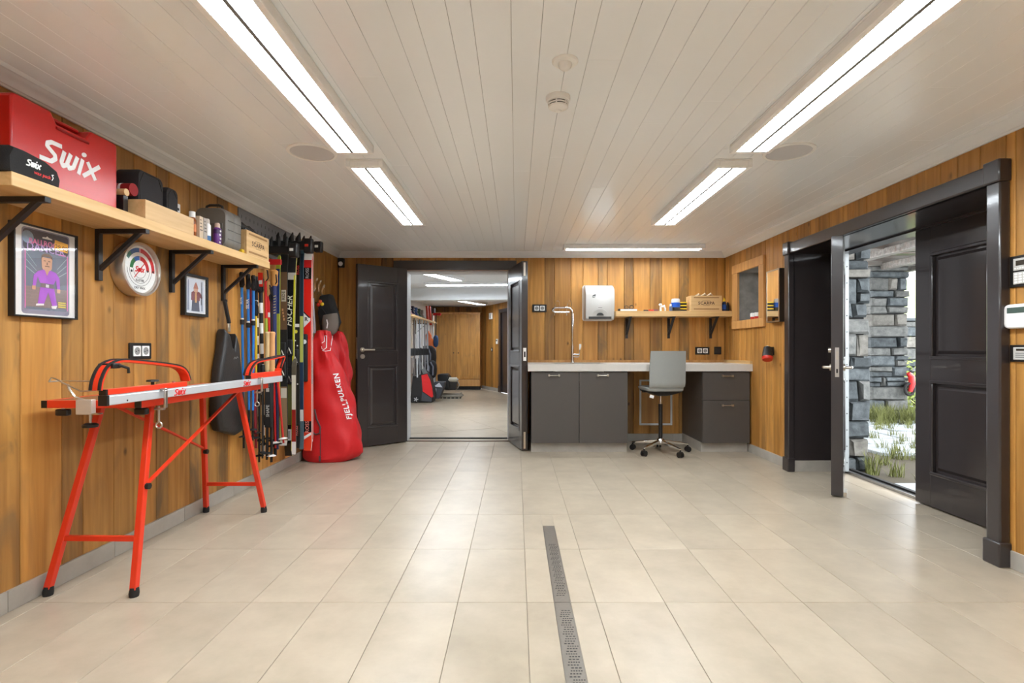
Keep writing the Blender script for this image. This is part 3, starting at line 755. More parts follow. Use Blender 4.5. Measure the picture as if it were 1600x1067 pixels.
# red object on the pillar side
o = thing('hose_hanger', 'red rounded hose hanger on the side of the farther stone pillar', 'hose hanger', (6.26, 8.1, .45))
MB().tube([P(1419, 583, 8.1), P(1424, 588, 8.1), P(1425, 600, 8.1), P(1422, 612, 8.1)], [.03, .045, .045, .03], 10).build('handle', mat('signal_red', (196, 34, 34), .4), o, smooth=True)
q = P(1421, 608, 8.1)
MB().tube([q + Vector((.07*math.cos(t), 0, .09*math.sin(t))) for t in [k*.45 for k in range(14)]], .022, 8, closed=True).build('hose', black_rubber, o, smooth=True)
MB().box(6.12, 6.24, 8.10, 8.26, .50, .56).build('bracket', black_metal, o)
# ------------------------------------------------------------------ right wall: niche, mirror, lamp, panels
plaster = tilemat('grey_render', (150, 146, 140), (112, 108, 102), .85, .04, .5, 7.0)
nb = MB().box(XR, 2.84, NI[1]-.006, NI[1]+.0, NI[2], NI[3]).box(XR, 2.84, NI[0], NI[0]+.006, NI[2], NI[3]).box(XR, 2.84, NI[0], NI[1], NI[3]-.006, NI[3]).box(XR, 2.84, NI[0], NI[1], NI[2], NI[2]+.006)
wn1 = struct(nb.build('window_1', plaster))
MB().box(2.80, 2.83, NI[0]+.006, NI[0]+.046, NI[2]+.006, NI[3]-.006).box(2.80, 2.83, NI[1]-.046, NI[1]-.006, NI[2]+.006, NI[3]-.006).box(2.80, 2.83, NI[0]+.046, NI[1]-.046, NI[2]+.006, NI[2]+.046).box(2.80, 2.83, NI[0]+.046, NI[1]-.046, NI[3]-.046, NI[3]-.006).build('window_frame', espresso, wn1)
MB().box(2.812, 2.818, NI[0]+.046, NI[1]-.046, NI[2]+.046, NI[3]-.046).build('pane', glassmat(), wn1)
o = thing('niche_frame', 'oak frame round the grey wall niche above the worktop end', 'frame', (XR-.02, 5.6, 1.34))
for a, b, c, d in ((5.22, 5.98, 1.335, 1.425), (5.22, 5.98, 1.965, 2.06)):
    MB().box(XR-.028, XR, a, b, c, d).build('rail', oaktrim, o, bevel=.004)
for a, b in ((5.22, 5.325), (5.835, 5.98)):
    MB().box(XR-.026, XR, a, b, 1.425, 1.965).build('stile', oaktrim, o, bevel=.004)
cup_red = mat('glossy_red_plastic', (206, 44, 26), .35)
for i, (y, l) in enumerate(((5.40, 'white capped red wax tub in the niche, nearest the mirror'), (5.49, 'white capped red wax tub in the niche, between the other two'), (5.58, 'white capped red wax tub in the niche, farthest from the mirror'))):
    o = thing('wax_tub', l, 'tub', (XR+.05, y, NI[2]+.006), group='wax tubs in the niche')
    z = NI[2]+.006
    MB().lathe([(.034, 0), (.038, .004), (.038, .028), (.034, .03)], (XR+.05, y, z), n=20).build('tub', cup_red, o, smooth=True)
    MB().lathe([(.04, .028), (.042, .034), (.042, .062), (.034, .07), (.0, .072)], (XR+.05, y, z), n=20).build('cap', white_plastic, o, smooth=True)
o = thing('wall_mirror', 'narrow metal framed mirror beside the outside door casing', 'mirror', (XR-.025, 4.98, 1.366))
MB().box(XR-.045, XR, 4.855, 5.105, 1.366, 1.868).build('cabinet', black_plastic, o)
mm = bpy.data.materials.new('mirror_silver'); mm.use_nodes = True; q = mm.node_tree.nodes['Principled BSDF']; q.inputs['Metallic'].default_value = 1; q.inputs['Roughness'].default_value = .02; q.inputs['Base Color'].default_value = (.86, .87, .86, 1)
MB().box(XR-.049, XR-.045, 4.868, 5.092, 1.379, 1.855).build('mirror_glass', mm, o)
MB().box(XR-.052, XR-.045, 4.855, 4.868, 1.366, 1.868).box(XR-.052, XR-.045, 5.092, 5.105, 1.366, 1.868).box(XR-.052, XR-.045, 4.868, 5.092, 1.366, 1.379).box(XR-.052, XR-.045, 4.868, 5.092, 1.855, 1.868).build('frame', nickel, o)
# emergency torch in its holder
o = thing('wall_torch', 'black and red emergency torch hanging on the oak wall', 'torch', (2.46, 5.08, 1.0))
a, b = P(1211, 543, 5.06), P(1205, 558, 5.02); a.x = min(a.x, 2.45); b.x = min(b.x, 2.43)
MB().tube([a, a.lerp(b, .5), b], [.034, .045, .05], 16).build('body', black_plastic, o, smooth=True)
d_ = (b - a).normalized()
MB().tube([b, b+d_*.018, b+d_*.03], [.05, .05, .044], 16).build('lens', cup_red, o, smooth=True)
MB().ell(a + Vector((0,0,.008)), (.016, .016, .012)).build('button', white_plastic, o, smooth=True)
MB().box(2.47, XR, 5.045, 5.085, 1.05, 1.13).build('holder', black_plastic, o, bevel=.006)

grey_btn = mat('light_grey_keypad', (196, 194, 190), .4); lcd = mat('dark_display', (58, 50, 40), .25)
def panel(label, z0, z1, devs, name='control_panel'):
    o = thing(name, label, 'control panel', (XR-.01, 2.56, z0), group=None)
    MB().box(XR-.012, XR, 2.49, 2.627, z0, z1).build('frame_plate', black_plastic, o, bevel=.003)
    for c, d, kind in devs:
        dv_ = MB().box(XR-.02, XR-.012, 2.524, 2.600, c, d).build('insert', grey_btn, o, bevel=.002)
        h = d - c; fr = FR(XR-.02, 2.562, c)
        if kind == 'screen':
            MB().prism(rect(.046, h*.42, 0, h*.60), fr, .001).build('display', lcd, dv_)
            for k in range(5): MB().prism(rect(.008, h*.1, -.026+.013*k, h*.17), fr, .0012).build('button', white_plastic, dv_)
        elif kind == 'keys':
            for r_ in range(4):
                for k in range(3): MB().prism(rrect(.016, h*.15, .002, -.022+.022*k, h*(.17+.22*r_), 2), fr, .0012).build('button', white_plastic, dv_)
        else:
            MB().prism(rect(.042, h*.17, 0, h*.80), fr, .001).build('display', lcd, dv_)
            for r_ in range(3): MB().prism(rect(.05, h*.07, -.0, h*(.2+.16*r_)), fr, .0008).build('print_line', mat('grey_print', (120, 120, 120), .5), dv_)
panel('black control panel with screen and keypad above the white thermostat', 1.418, 1.575, [(1.50, 1.56, 'screen'), (1.432, 1.492, 'keys')])
panel('black control panel with one grey display below the white thermostat', 1.045, 1.13, [(1.056, 1.118, 'lines')])
o = thing('thermostat', 'white rounded wall thermostat between two black control panels', 'thermostat', (XR-.015, 2.56, 1.21))
MB().prism(rrect(.17, .122, .03, 0, 0, 5), FR(XR, 2.556, 1.272), .034).build('body', white_plastic, o, bevel=.008)
MB().prism(rect(.12, .028, .0, .03), FR(XR-.034, 2.556, 1.272), .002).build('display', mat('green_grey_lcd', (74, 92, 84), .25), o)

# ------------------------------------------------------------------ sockets
def socket(label, fr, n, single=False, blank=False):
    o = thing('wall_socket', label, 'socket', tuple(fr[0]), group=None)
    w_ = .085*n
    MB().prism(rrect(w_, .092, .005), fr, .010).build('frame_plate', black_plastic, o, bevel=.002)
    for k in range(n):
        x = -w_/2 + .0425 + .085*k
        if n == 2: x = -.034 + .068*k
        if blank: MB().prism(rrect(.055, .055, .004, x, 0), fr, .004, .010).build('cover', mat('dark_grey_plastic', (40, 38, 38), .4), o); continue
        ins = MB().prism(rrect(.056, .058, .004, x, 0), fr, .004, .010).build('insert', white_plastic, o)
        u, v = fr[1], fr[2]; nn = u.cross(v)
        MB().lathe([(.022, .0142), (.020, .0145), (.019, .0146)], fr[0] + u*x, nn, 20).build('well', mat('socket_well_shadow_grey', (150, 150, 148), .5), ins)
        for s_ in (-1, 1):
            MB().prism(disc(.0035, x + s_*.009, s_*.003, 8), fr, .0006, .0146).build('pin_hole', ink, ins)
    return o
socket('double socket in a black frame on the oak wall above the waxing bench', FL(XL, 2.955, 1.098), 2)
socket('double socket in a black frame beside the open door leaf, left of the tap', FB(.277, YB, 1.598), 2)
socket('double socket in a black frame under the wall shelf, above the drawers', FB(2.235, YB, 1.087), 2)
socket('blank black wall plate under the wall shelf by the corner', FB(2.42, YB, 1.09), 1, blank=True)

# ------------------------------------------------------------------ worktop, cabinets, tap, sink
WZ0, WZ1, WY = .872, .947, 5.50
SX0, SX1, SY0, SY1 = .42, .95, 5.62, 5.95
bm = MB().box(.122, XR-.003, WY, SY0, WZ0, WZ1).box(.122, SX0, SY0, SY1, WZ0, WZ1).box(SX1, XR-.003, SY0, SY1, WZ0, WZ1).box(.122, XR-.003, SY1, YB-.003, WZ0, WZ1)
tag(bm.build('worktop', worktop_m), 'long pale grey worktop along the back wall', 'worktop')
o = thing('sink', 'steel sink let into the pale worktop below the tap', 'sink', (.685, 5.785, .75))
MB().box(SX0+.002, SX0+.006, SY0+.002, SY1-.002, .76, WZ1).box(SX1-.006, SX1-.002, SY0+.002, SY1-.002, .76, WZ1).box(SX0+.006, SX1-.006, SY0+.002, SY0+.006, .76, WZ1).box(SX0+.006, SX1-.006, SY1-.006, SY1-.002, .76, WZ1).box(SX0+.006, SX1-.006, SY0+.006, SY1-.006, .76, .765).build('basin', brushed, o)
MB().box(SX0-.02, SX0+.006, SY0-.02, SY1+.02, WZ1+.0002, WZ1+.0025).box(SX1-.006, SX1+.02, SY0-.02, SY1+.02, WZ1+.0002, WZ1+.0025).box(SX0+.006, SX1-.006, SY0-.02, SY0+.006, WZ1+.0002, WZ1+.0025).box(SX0+.006, SX1-.006, SY1-.006, SY1+.02, WZ1+.0002, WZ1+.0025).build('rim', brushed, o)
MB().cyl((.685, 5.785, .765), (.685, 5.785, .768), .04, n=20).build('drain', chrome, o)
tag(MB().box(.122, XR-.026, YB-.022, YB, WZ1+.0002, WZ1+.03).build('backsplash', oaktrim), 'thin oak upstand behind the worktop', 'upstand')
tag(MB().box(XR-.026, XR, WY+.01, YB, WZ1+.0002, WZ1+.034).build('backsplash', ash), 'pale oak upstand at the right end of the worktop', 'upstand')
DYF = 5.522
def bar_handle(o, x, z, w_=.115):
    h = MB().tube([(x-w_/2, DYF-.026, z), (x+w_/2, DYF-.026, z)], .0055, 10)
    for s_ in (-1, 1): h.box(x+s_*(w_/2-.004)-.009, x+s_*(w_/2-.004)+.009, DYF-.032, DYF, z-.011, z+.011)
    return h.build('handle', nickel, o, bevel=.002)
def cabinet(label, x0, x1, fronts, side_l=False, split=None):
    o = thing('base_cabinet', label, 'cabinet', ((x0+x1)/2, 5.85, 0), group='base cabinets under the worktop')
    c = MB().box(x0+.0005, x0+.018, DYF+.021, YB-.03, .105, WZ0-.001).box(x1-.018, x1-.0005, DYF+.021, YB-.03, .105, WZ0-.001).box(x0+.018, x1-.018, DYF+.021, YB-.03, .105, .123).box(x0+.018, x1-.018, YB-.045, YB-.03, .123, WZ0-.001)
    c.build('carcass', taupe, o)
    MB().box(x0+.0005, x1-.0005, 5.588, 5.6, .0005, .105).build('plinth', skirt, o)
    if side_l: MB().box(x0+.0005, x0+.012, 5.6, YB-.03, .0005, .105).build('plinth_side', skirt, o)
    for nm, z0, z1, hx, hz in fronts:
        fa, fb = (x0, x1) if split is None else ((x0, split) if hx < split else (split, x1))
        d = MB().box(fa+.002, fb-.002, DYF, DYF+.02, z0, z1).build(nm, taupe, o, bevel=.0015)
        bar_handle(d, hx, hz)
cabinet('taupe sink cabinet with two doors under the worktop', .157, 1.186, [('door', .107, .862, .40, .828), ('door', .107, .862, .918, .828)], split=.668)
cabinet('taupe cabinet with two drawers at the right end of the worktop', 1.985, 2.487, [('drawer', .565, .862, 2.243, .822), ('drawer', .107, .561, 2.243, .51)], True)
# white edged hatch on the wall under the worktop
o = thing('wall_hatch', 'white rimmed hatch in the oak wall under the worktop', 'hatch', (1.675, YB-.005, .19))
MB().box(1.50, 1.85, YB-.004, YB, .215, .72).build('cover', oaktrim, o)
MB().box(1.478, 1.50, YB-.012, YB, .193, .74).box(1.85, 1.872, YB-.012, YB, .193, .74).box(1.50, 1.85, YB-.012, YB, .193, .215).box(1.50, 1.85, YB-.012, YB, .72, .74).build('rim', white_paint, o)

# tap with a spring hose
o = thing('kitchen_tap', 'tall chrome tap with a spring hose rising from the worktop', 'tap', (.65, 6.02, WZ1+.0003))
tx, ty = .65, 6.02
MB().lathe([(.03, 0), (.03, .006), (.02, .012), (.018, .2)], (tx, ty, WZ1+.0003), n=20).build('base', chrome, o, smooth=True)
MB().cyl((tx, ty, WZ1+.2), (tx, ty, 1.36), .0125, n=14).build('riser', chrome, o, smooth=True)
sp = []
for k in range(200):
    t = k/199; z = 1.36 + .155*t; q = t*2*math.pi*14; sp.append((tx+.016*math.cos(q), ty+.016*math.sin(q), z))
MB().tube(sp, .0035, 5).build('spring', chrome, o, smooth=True)
MB().tube([(tx, ty, 1.36), (tx, ty, 1.53), (tx-.005, ty, 1.555), (tx-.03, ty, 1.583), (tx-.07, ty, 1.588), (.45, ty+.02, 1.588), (.428, ty+.03, 1.578), (.42, ty+.04, 1.563), (.428, ty+.05, 1.548), (.45, ty+.06, 1.54), (.62, ty+.07, 1.54)], .011, 10).build('hose', chrome, o, smooth=True)
lv = MB().tube([(tx, ty-.01, 1.045), (tx+.075, ty-.012, 1.045)], .009, 10).tube([(tx, ty-.01, 1.018), (tx+.07, ty-.012, 1.018)], .007, 10).tube([(tx+.07, ty-.012, 1.018), (tx+.078, ty-.012, 1.045), (tx+.082, ty-.015, 1.11)], .005, 8)
lv.build('valve', chrome, o, smooth=True)
MB().tube([(tx+.082, ty-.015, 1.10), (tx+.086, ty-.018, 1.13), (tx+.088, ty-.02, 1.165)], [.006, .014, .013], 10).build('lever', white_plastic, o, smooth=True)
for x, l in ((.487, 'thin wire hook over the tap hose, nearer the open door leaf'), (.632, 'thin wire hook over the tap hose, nearer the paper towel dispenser')):
    o = thing('wire_hook', l, 'hook', (x, YB, 1.55), group='wire hooks over the hose')
    MB().tube([(x-.028, YB-.002, 1.52), (x-.028, YB-.03, 1.60), (x-.026, YB-.1, 1.655), (x-.014, YB-.13, 1.675), (x+.008, YB-.13, 1.676), (x+.02, YB-.11, 1.66), (x+.026, YB-.06, 1.60), (x+.026, YB-.002, 1.52)], .003, 6).build('wire', chrome, o, smooth=True)
    MB().cyl((x-.028, YB, 1.52), (x-.028, YB-.004, 1.52), .007, n=10).build('fixing', chrome, o)

# paper towel dispenser
o = thing('towel_dispenser', 'silver paper towel dispenser on the back wall beside the shelf', 'dispenser', (.975, YB-.1, 1.44))
silver = mat('silver_plastic_cover', (196, 194, 190), .38, .25, var=.02)
y0, y1 = YB-.21, YB
rs = []
for z, dep, hw in ((1.452, .17, .170), (1.47, .19, .174), (1.60, .20, .175), (1.74, .205, .175), (1.80, .19, .174), (1.84, .155, .172), (1.862, .10, .168)):
    yy = YB - dep
    rs.append([Vector((.975 + sx*hw*f, yy + dy, z)) for sx, f, dy in ((-1,1,dep-.015), (-1,1,.03), (-1,.94,.006), (-.5,1,0), (.5,1,0), (1,.94,.006), (1,1,.03), (1,1,dep-.015))])
MB().rings(rs).build('cover', silver, o, smooth=True)
MB().prism(rrect(.368, .428, .03, 0, 0, 5), FB(.975, YB, 1.658), .02).build('back_plate', white_plastic, o)
MB().box(.842, 1.108, YB-.196, YB-.17, 1.458, 1.487).build('outlet_slot', black_plastic, o)
MB().prism([(.042*math.cos(t), .034*math.sin(t)) for t in [math.pi*k/12 for k in range(13)]], FB(.975, YB-.2, 1.497), .004).build('window', black_plastic, o)
MB().tube([(.975+.085*math.cos(t), YB-.205, 1.50+.075*math.sin(t)) for t in [R(20+140*k/14) for k in range(15)]], .004, 6).build('arch_relief', silver, o, smooth=True)
fr = FB(.905, YB-.206, 1.725)
lg = MB()
lg.stroke([(-.02, -.008), (0, .012), (.022, .018)], .007, fr, .001).stroke([(-.018, .006), (.02, .004)], .007, fr, .001).stroke([(-.02, -.016), (.012, -.01)], .006, fr, .001)
lg.build('emblem', ink, o)
MB().prism(rect(.045, .004, 0, 0), FB(.975, YB-.206, 1.59), .001).build('print_line', ink, o)

# ------------------------------------------------------------------ shelf on the back wall
SHZ = 1.548
tag(MB().box(1.149, XR-.003, 5.99, YB, SHZ-.062, SHZ).build('wall_shelf', ashx, bevel=.003), 'thick pale wooden shelf on the back wall above the office stool', 'shelf')
for px, l in ((985, 'black steel bracket under the back wall shelf, nearest the towel dispenser'), (1050.5, 'black steel bracket under the middle of the back wall shelf'), (1116, 'black steel bracket under the back wall shelf, nearest the corner')):
    x = (px-6 - U)*YB/F
    o = thing('shelf_bracket', l, 'bracket', (x, YB-.02, SHZ-.32), group='brackets under the back wall shelf')
    zt = SHZ - .0625
    MB().box(x-.015, x+.015, YB-.012, YB, zt-.25, zt).build('upright', black_metal, o)
    MB().box(x-.015, x+.015, YB-.235, YB-.012, zt-.012, zt).build('arm', black_metal, o)
    MB().bar((x, YB-.008, zt-.20), (x, YB-.21, zt-.01), .028, .014).build('brace', black_metal, o)

def crate(label, kind, c, w_, h_, dep, txt=True, lid=True):
    """pale pine box; kind L faces +X, B faces the camera; c = front bottom centre"""
    o = thing('wooden_crate', label, 'crate', tuple(c))
    fr = FL(*c) if kind == 'L' else FB(*c); u, v = fr[1], fr[2]; nn = u.cross(v); m = pine if kind == 'L' else pinex; t = .012
    def bx(nm, u0, u1, v0, v1, n0, n1, par=o, mm_=None):
        a = fr[0] + u*u0 + v*v0 + nn*n0; b = fr[0] + u*u1 + v*v1 + nn*n1
        return MB().box(min(a.x,b.x), max(a.x,b.x), min(a.y,b.y), max(a.y,b.y), min(a.z,b.z), max(a.z,b.z)).build(nm, mm_ or m, par, bevel=.0015)
    f = bx('front', -w_/2, w_/2, 0, h_, -t, 0)
    bx('back', -w_/2, w_/2, 0, h_, -dep, -dep+t)
    bx('side', -w_/2, -w_/2+t, 0, h_, -dep+t, -t); bx('side', w_/2-t, w_/2, 0, h_, -dep+t, -t)
    bx('bottom', -w_/2+t, w_/2-t, 0, t, -dep+t, -t)
    if txt:
        brown = mat('burnt_print_brown', (72, 46, 26), .6)
        o_ = fr[0] + v*(h_*.5)
        text('SCARPA', (o_, u, v), h_*.2, brown, f, spacing=1.1, bold=.02)
        for yy, ww in ((.35, .22), (.66, .26)): MB().prism(rect(w_*ww, h_*.014, 0, h_*yy), fr, .0006, .0002).build('print_line', brown, f)
        for yy in (.13, .87):
            a = MB().prism(rrect(w_*.82, h_*.075, h_*.03, 0, h_*yy), fr, .0008, .0002).build('routed_groove', mat('groove_wood', (158, 118, 72), .7), f)
    return o
crate('small pine crate with dark brand lettering on the back wall shelf', 'B', (2.198, 6.0, SHZ+.0005), .358, .178, .17)
for k, (x, z, r_) in enumerate(((2.13, .2, .03), (2.20, .205, .035), (2.27, .208, .03))):
    o = tag(MB().tube([(x-.05, 6.09, SHZ+.17), (x, 6.06, SHZ+z), (x+.05, 6.10, SHZ+.175)], [.008, .012, .006], 7).build('wax_cloth', mat('crumpled_fabric', (214, 190, 160), .8)), ['crumpled pale cloth sticking out at the left of the back shelf crate', 'crumpled pale cloth sticking out at the middle of the back shelf crate', 'crumpled pale cloth sticking out at the right of the back shelf crate'][k], 'cloth')
blue = mat('cobalt_blue', (28, 92, 196), .4); yel = mat('warm_yellow', (236, 196, 40), .45); purple = mat('violet_print', (112, 52, 140), .4); orange = mat('orange_plastic', (224, 92, 40), .4); clearp = mat('frosted_plastic', (206, 208, 206), .25)
def sx(px, y=6.05): return (px-U)*y/F
# jar
x = sx(1056); o = thing('storage_jar', 'round jar with a blue band among small tins on the back shelf', 'jar', (x, 6.06, SHZ+.0005))
MB().lathe([(.05, .0), (.052, .004), (.052, .045)], (x, 6.06, SHZ+.0005), n=24).build('base', mat('dark_olive_tin', (62, 58, 48), .4), o, smooth=True)
MB().lathe([(.0525, .045), (.0525, .10)], (x, 6.06, SHZ+.0005), n=24).build('band', blue, o, smooth=True)
MB().lathe([(.05, .10), (.05, .13), (.044, .145), (.0, .147)], (x, 6.06, SHZ+.0005), n=24).build('lid', clearp, o, smooth=True)
# stacked yellow and black tins
for k, z in enumerate((0, .037, .074)):
    x = sx(1067.5, 6.08)
    o = thing('wax_tin', ['yellow and black wax tin at the bottom of the stack beside the crate', 'yellow and black wax tin in the middle of the stack beside the crate', 'yellow and black wax tin on top of the stack beside the crate'][k], 'tin', (x, 6.1, SHZ+.0005+z), group='stacked wax tins')
    MB().box(x-.04, x+.036, 6.06, 6.14, SHZ+.001+z, SHZ+.024+z).build('box', ink, o, bevel=.002); MB().box(x-.041, x+.037, 6.058, 6.141, SHZ+.024+z, SHZ+.037+z).build('lid', yel, o, bevel=.002)
# small things
x = sx(1046.5); o = thing('small_bottle', 'tiny white capped bottle before the blue banded jar', 'bottle', (x, 6.01, SHZ+.0005))
MB().lathe([(.017, 0), (.018, .05), (.01, .06)], (x, 6.01, SHZ+.0005), n=14).build('body', mat('grey_blue_print', (92, 104, 128), .4), o, smooth=True); MB().lathe([(.012, .058), (.012, .082), (0, .083)], (x, 6.01, SHZ+.0005), n=14).build('cap', white_plastic, o, smooth=True)
x = sx(1035); o = thing('white_figurine', 'small white figurine standing on the back wall shelf', 'figurine', (x, 6.05, SHZ+.0005))
MB().tube([(x-.02, 6.05, SHZ+.001), (x-.02, 6.05, SHZ+.05), (x+.02, 6.05, SHZ+.06), (x+.03, 6.05, SHZ+.03), (x+.032, 6.05, SHZ+.001)], [.012, .014, .016, .013, .01], 8).build('body', white_plastic, o, smooth=True); MB().ell((x-.024, 6.045, SHZ+.075), (.02, .016, .017)).build('head', white_plastic, o, smooth=True)
for k, px in enumerate((1008, 1017, 1024)):
    x = sx(px); tag(MB().prism(rrect(.05 + .01*k, .03, .006), (Vector((x, 6.02+.02*k, SHZ+.0005)), X_, Y_), .014+.004*k).build('wax_block', [mat('dark_wax', (60, 40, 46), .5), cup_red, mat('plum_wax', (110, 60, 70), .5)][k], bevel=.003), ['dark flat wax block on the back wall shelf', 'red flat wax block on the back wall shelf', 'plum flat wax block on the back wall shelf'][k], 'wax block')
x = sx(982); tag(MB().box(x-.10, x+.09, 6.0, 6.1, SHZ+.0005, SHZ+.022).build('booklet', paper, bevel=.002), 'white booklet lying at the left end of the back shelf', 'booklet')
o = thing('eyeglasses', 'dark eyeglasses lying on the white booklet', 'eyeglasses', (x, 6.05, SHZ+.023))
for s_ in (-1, 1): MB().tube([(x+s_*.03+.022*math.cos(t), 6.02, SHZ+.045+.018*math.sin(t)) for t in [k*.524 for k in range(12)]], .003, 6, closed=True).build('rim', ink, o, smooth=True)
MB().tube([(x+.052, 6.02, SHZ+.05), (x+.05, 6.08, SHZ+.075), (x+.03, 6.11, SHZ+.07), (x+.025, 6.12, SHZ+.03)], .003, 6).build('temple', ink, o, smooth=True)
x = sx(967); tag(MB().ell((x, 6.03, SHZ+.0155), (.018, .014, .015)).build('cork_plug', ink, smooth=True), 'small black plug at the very left end of the back shelf', 'plug')
def bottle(label, px, m1, m2, m3, hgt, r_):
    x = sx(px, 6.08); o = thing('glue_bottle', label, 'bottle', (x, 6.08, SHZ+.0005)); c = (x, 6.08, SHZ+.0005)
    MB().lathe([(r_, 0), (r_, hgt*.62), (r_*.6, hgt*.72)], c, n=16).build('body', m1, o, smooth=True)
    MB().lathe([(r_*1.02, hgt*.15), (r_*1.02, hgt*.5)], c, n=16).build('sticker', m2, o, smooth=True)
    MB().lathe([(r_*.62, hgt*.70), (r_*.6, hgt*.88), (r_*.3, hgt*.9), (r_*.3, hgt), (0, hgt*1.005)], c, n=14).build('cap', m3, o, smooth=True)
bottle('short orange bottle beside the crate on the back shelf', 1125, orange, orange, cup_red, .085, .018)
bottle('blue bottle with a yellow cap at the right of the back shelf', 1131.5, mat('dark_blue_bottle', (26, 46, 92), .3), blue, yel, .16, .023)
bottle('small black bottle nearest the corner on the back shelf', 1137, ink, ink, ink, .11, .018)

# ------------------------------------------------------------------ office stool
o = thing('office_stool', 'grey shell office stool on a chrome five star base', 'chair', (1.545, 5.56, 0), (0, 0, R(4)))
shell = mat('grey_chair_shell', (150, 152, 148), .45, var=.03)
rs = []
for z, y, hw in ((.705, -.185, .180), (.72, -.20, .188), (.76, -.21, .190), (.90, -.215, .190), (1.05, -.232, .186), (1.088, -.238, .183)):
    n = 9; ring = []
    for k in range(n): s_ = -1 + 2*k/(n-1); ring.append(Vector((s_*hw, y - .022*(1 - s_*s_), z)))
    for k in reversed(range(n)): s_ = -1 + 2*k/(n-1); ring.append(Vector((s_*hw, y - .022*(1 - s_*s_) + .012, z)))
    rs.append(ring)
MB().rings(rs).build('backrest', shell, o, smooth=True)
rs = []
for z, sc in ((.655, .8), (.672, .97), (.695, 1.0), (.706, .97)):
    rs.append([Vector((x*sc, y*sc + .005, z - (.0 if abs(x) > .1 else .012*(1-abs(x)/.1)))) for x, y in rrect(.40, .40, .07, 0, 0, 4)])
MB().rings(rs).build('seat', shell, o, smooth=True)
rs = []
for z, sx_, sy_ in ((.61, .05, .07), (.625, .10, .12), (.655, .185, .17), (.668, .19, .18)): rs.append([Vector((x*sx_/.2, y*sy_/.2, z)) for x, y in rrect(.40, .40, .07, 0, 0, 4)])
MB().rings(rs).build('seat_pan', black_plastic, o, smooth=True)
MB().tube([(-.06, -.03, .645), (-.17, -.05, .655), (-.215, -.06, .66)], [.007, .007, .012], 8).build('height_lever', black_plastic, o, smooth=True)
MB().prism(rect(.045, .03), (Vector((-.155, -.175, .615)), Vector((.95, 0, -.3)).normalized(), Vector((.3, 0, .95)).normalized()), .001).build('paper_tag', paper, o)
MB().cyl((0, 0, .14), (0, 0, .52), .021, n=16).build('column', black_plastic, o, smooth=True)
MB().cyl((0, 0, .52), (0, 0, .62), .013, n=14).build('piston', chrome, o, smooth=True)
MB().lathe([(.03, .085), (.042, .1), (.042, .13), (.03, .15), (.022, .152)], (0, 0, 0), n=20).build('hub', chrome, o, smooth=True)
for k in range(5):
    q = R(218 + 72*k); d = Vector((math.cos(q), math.sin(q), 0)); sd = Vector((-d.y, d.x, 0))
    lg = MB().rings([[d*r_ + sd*(w_*i) + Z_*(z + h_*j) for i, j in ((-1,-1),(1,-1),(1,1),(-1,1))] for r_, w_, z, h_ in ((.03, .02, .118, .018), (.18, .016, .10, .013), (.31, .012, .082, .009))]).build('leg', chrome, o, bevel=.003)
    cs = MB().cyl(d*.305, d*.305 + Z_*.0, .001).cyl(d*.305+Z_*.05, d*.305+Z_*.08, .008)
    for s_ in (-1, 1): cs.cyl(d*.305+sd*(s_*.008)+Z_*.03, d*.305+sd*(s_*.024)+Z_*.03, .03, n=18)
    cs.box(d.x*.305-.014, d.x*.305+.014, d.y*.305-.014, d.y*.305+.014, .035, .06)
    cs.build('castor', black_plastic, lg, smooth=True)
# ------------------------------------------------------------------ left wall: long shelf and brackets
SZ, SF = 1.775, -1.886                          # shelf top, front edge
tag(MB().box(XL, SF, 1.937, 3.965, SZ-.053, SZ).build('wall_shelf', ash, bevel=.003), 'long thick wooden shelf high on the left wall, full of boxes', 'shelf')
for y, l in ((2.09, 'black steel shelf bracket at the near end, above the framed toy poster'), (2.655, 'black steel shelf bracket between the toy poster and the round thermometer'), (3.219, 'black steel shelf bracket between the round thermometer and the small photo'), (3.782, 'black steel shelf bracket at the far end, with the black bag hanging below')):
    o = thing('shelf_bracket', l, 'bracket', (XL, y, SZ-.31), group='brackets under the long shelf'); zt = SZ - .0535
    MB().box(XL, XL+.022, y-.014, y+.014, zt-.262, zt).build('upright', black_metal, o, bevel=.002)
    MB().box(XL+.022, XL+.262, y-.014, y+.014, zt-.022, zt).build('arm', black_metal, o, bevel=.002)
    MB().bar((XL+.016, y, zt-.205), (XL+.222, y, zt-.016), .022, .018).build('brace', black_metal, o)

# ------------------------------------------------------------------ things on the long shelf
swred = mat('glossy_red_case', (196, 26, 22), .28, var=.04)
o = thing('tool_case', 'large red hard case with white lettering at the near shelf end', 'case', (-2.04, 2.29, SZ))
x0, x1, y0, y1, z0, z1 = -2.115, -1.972, 2.022, 2.56, SZ+.0005, 2.118
pf = [(y0, z0+.01), (y0+.01, z0), (y1-.01, z0), (y1, z0+.01), (y1, z1-.012), (y1-.012, z1), (2.405, z1), (2.375, z1-.045), (2.225, z1-.045), (2.195, z1), (y0+.012, z1), (y0, z1-.012)]
MB().prism([(p[0]-2.29, p[1]-1.9) for p in pf], FL(x0, 2.29, 1.9), x1-x0).build('shell', swred, o, bevel=.008)
MB().box(-2.06, -2.025, 2.20, 2.40, z1-.012, z1+.004).build('handle', swred, o, bevel=.005)
MB().tube([(x1+.002, 2.218, z1-.062), (x1+.003, 2.30, z1-.064), (x1+.002, 2.385, z1-.062)], .006, 8).build('grip_lip', mat('dark_red_lip', (140, 14, 16), .4), o, smooth=True)
swix(FL(x1, 2.298, 1.945), .098, white_ink, o, shear=.25, wd=.19, sx=1.25)
fr = (Vector((-2.04, y0, 1.86)), X_, Z_)
MB().stroke([(.045, .02), (.03, .02), (.026, -.03), (.012, -.035)], .002, fr, .0008).build('print_line', mat('pink_print', (230, 140, 136), .5), o)
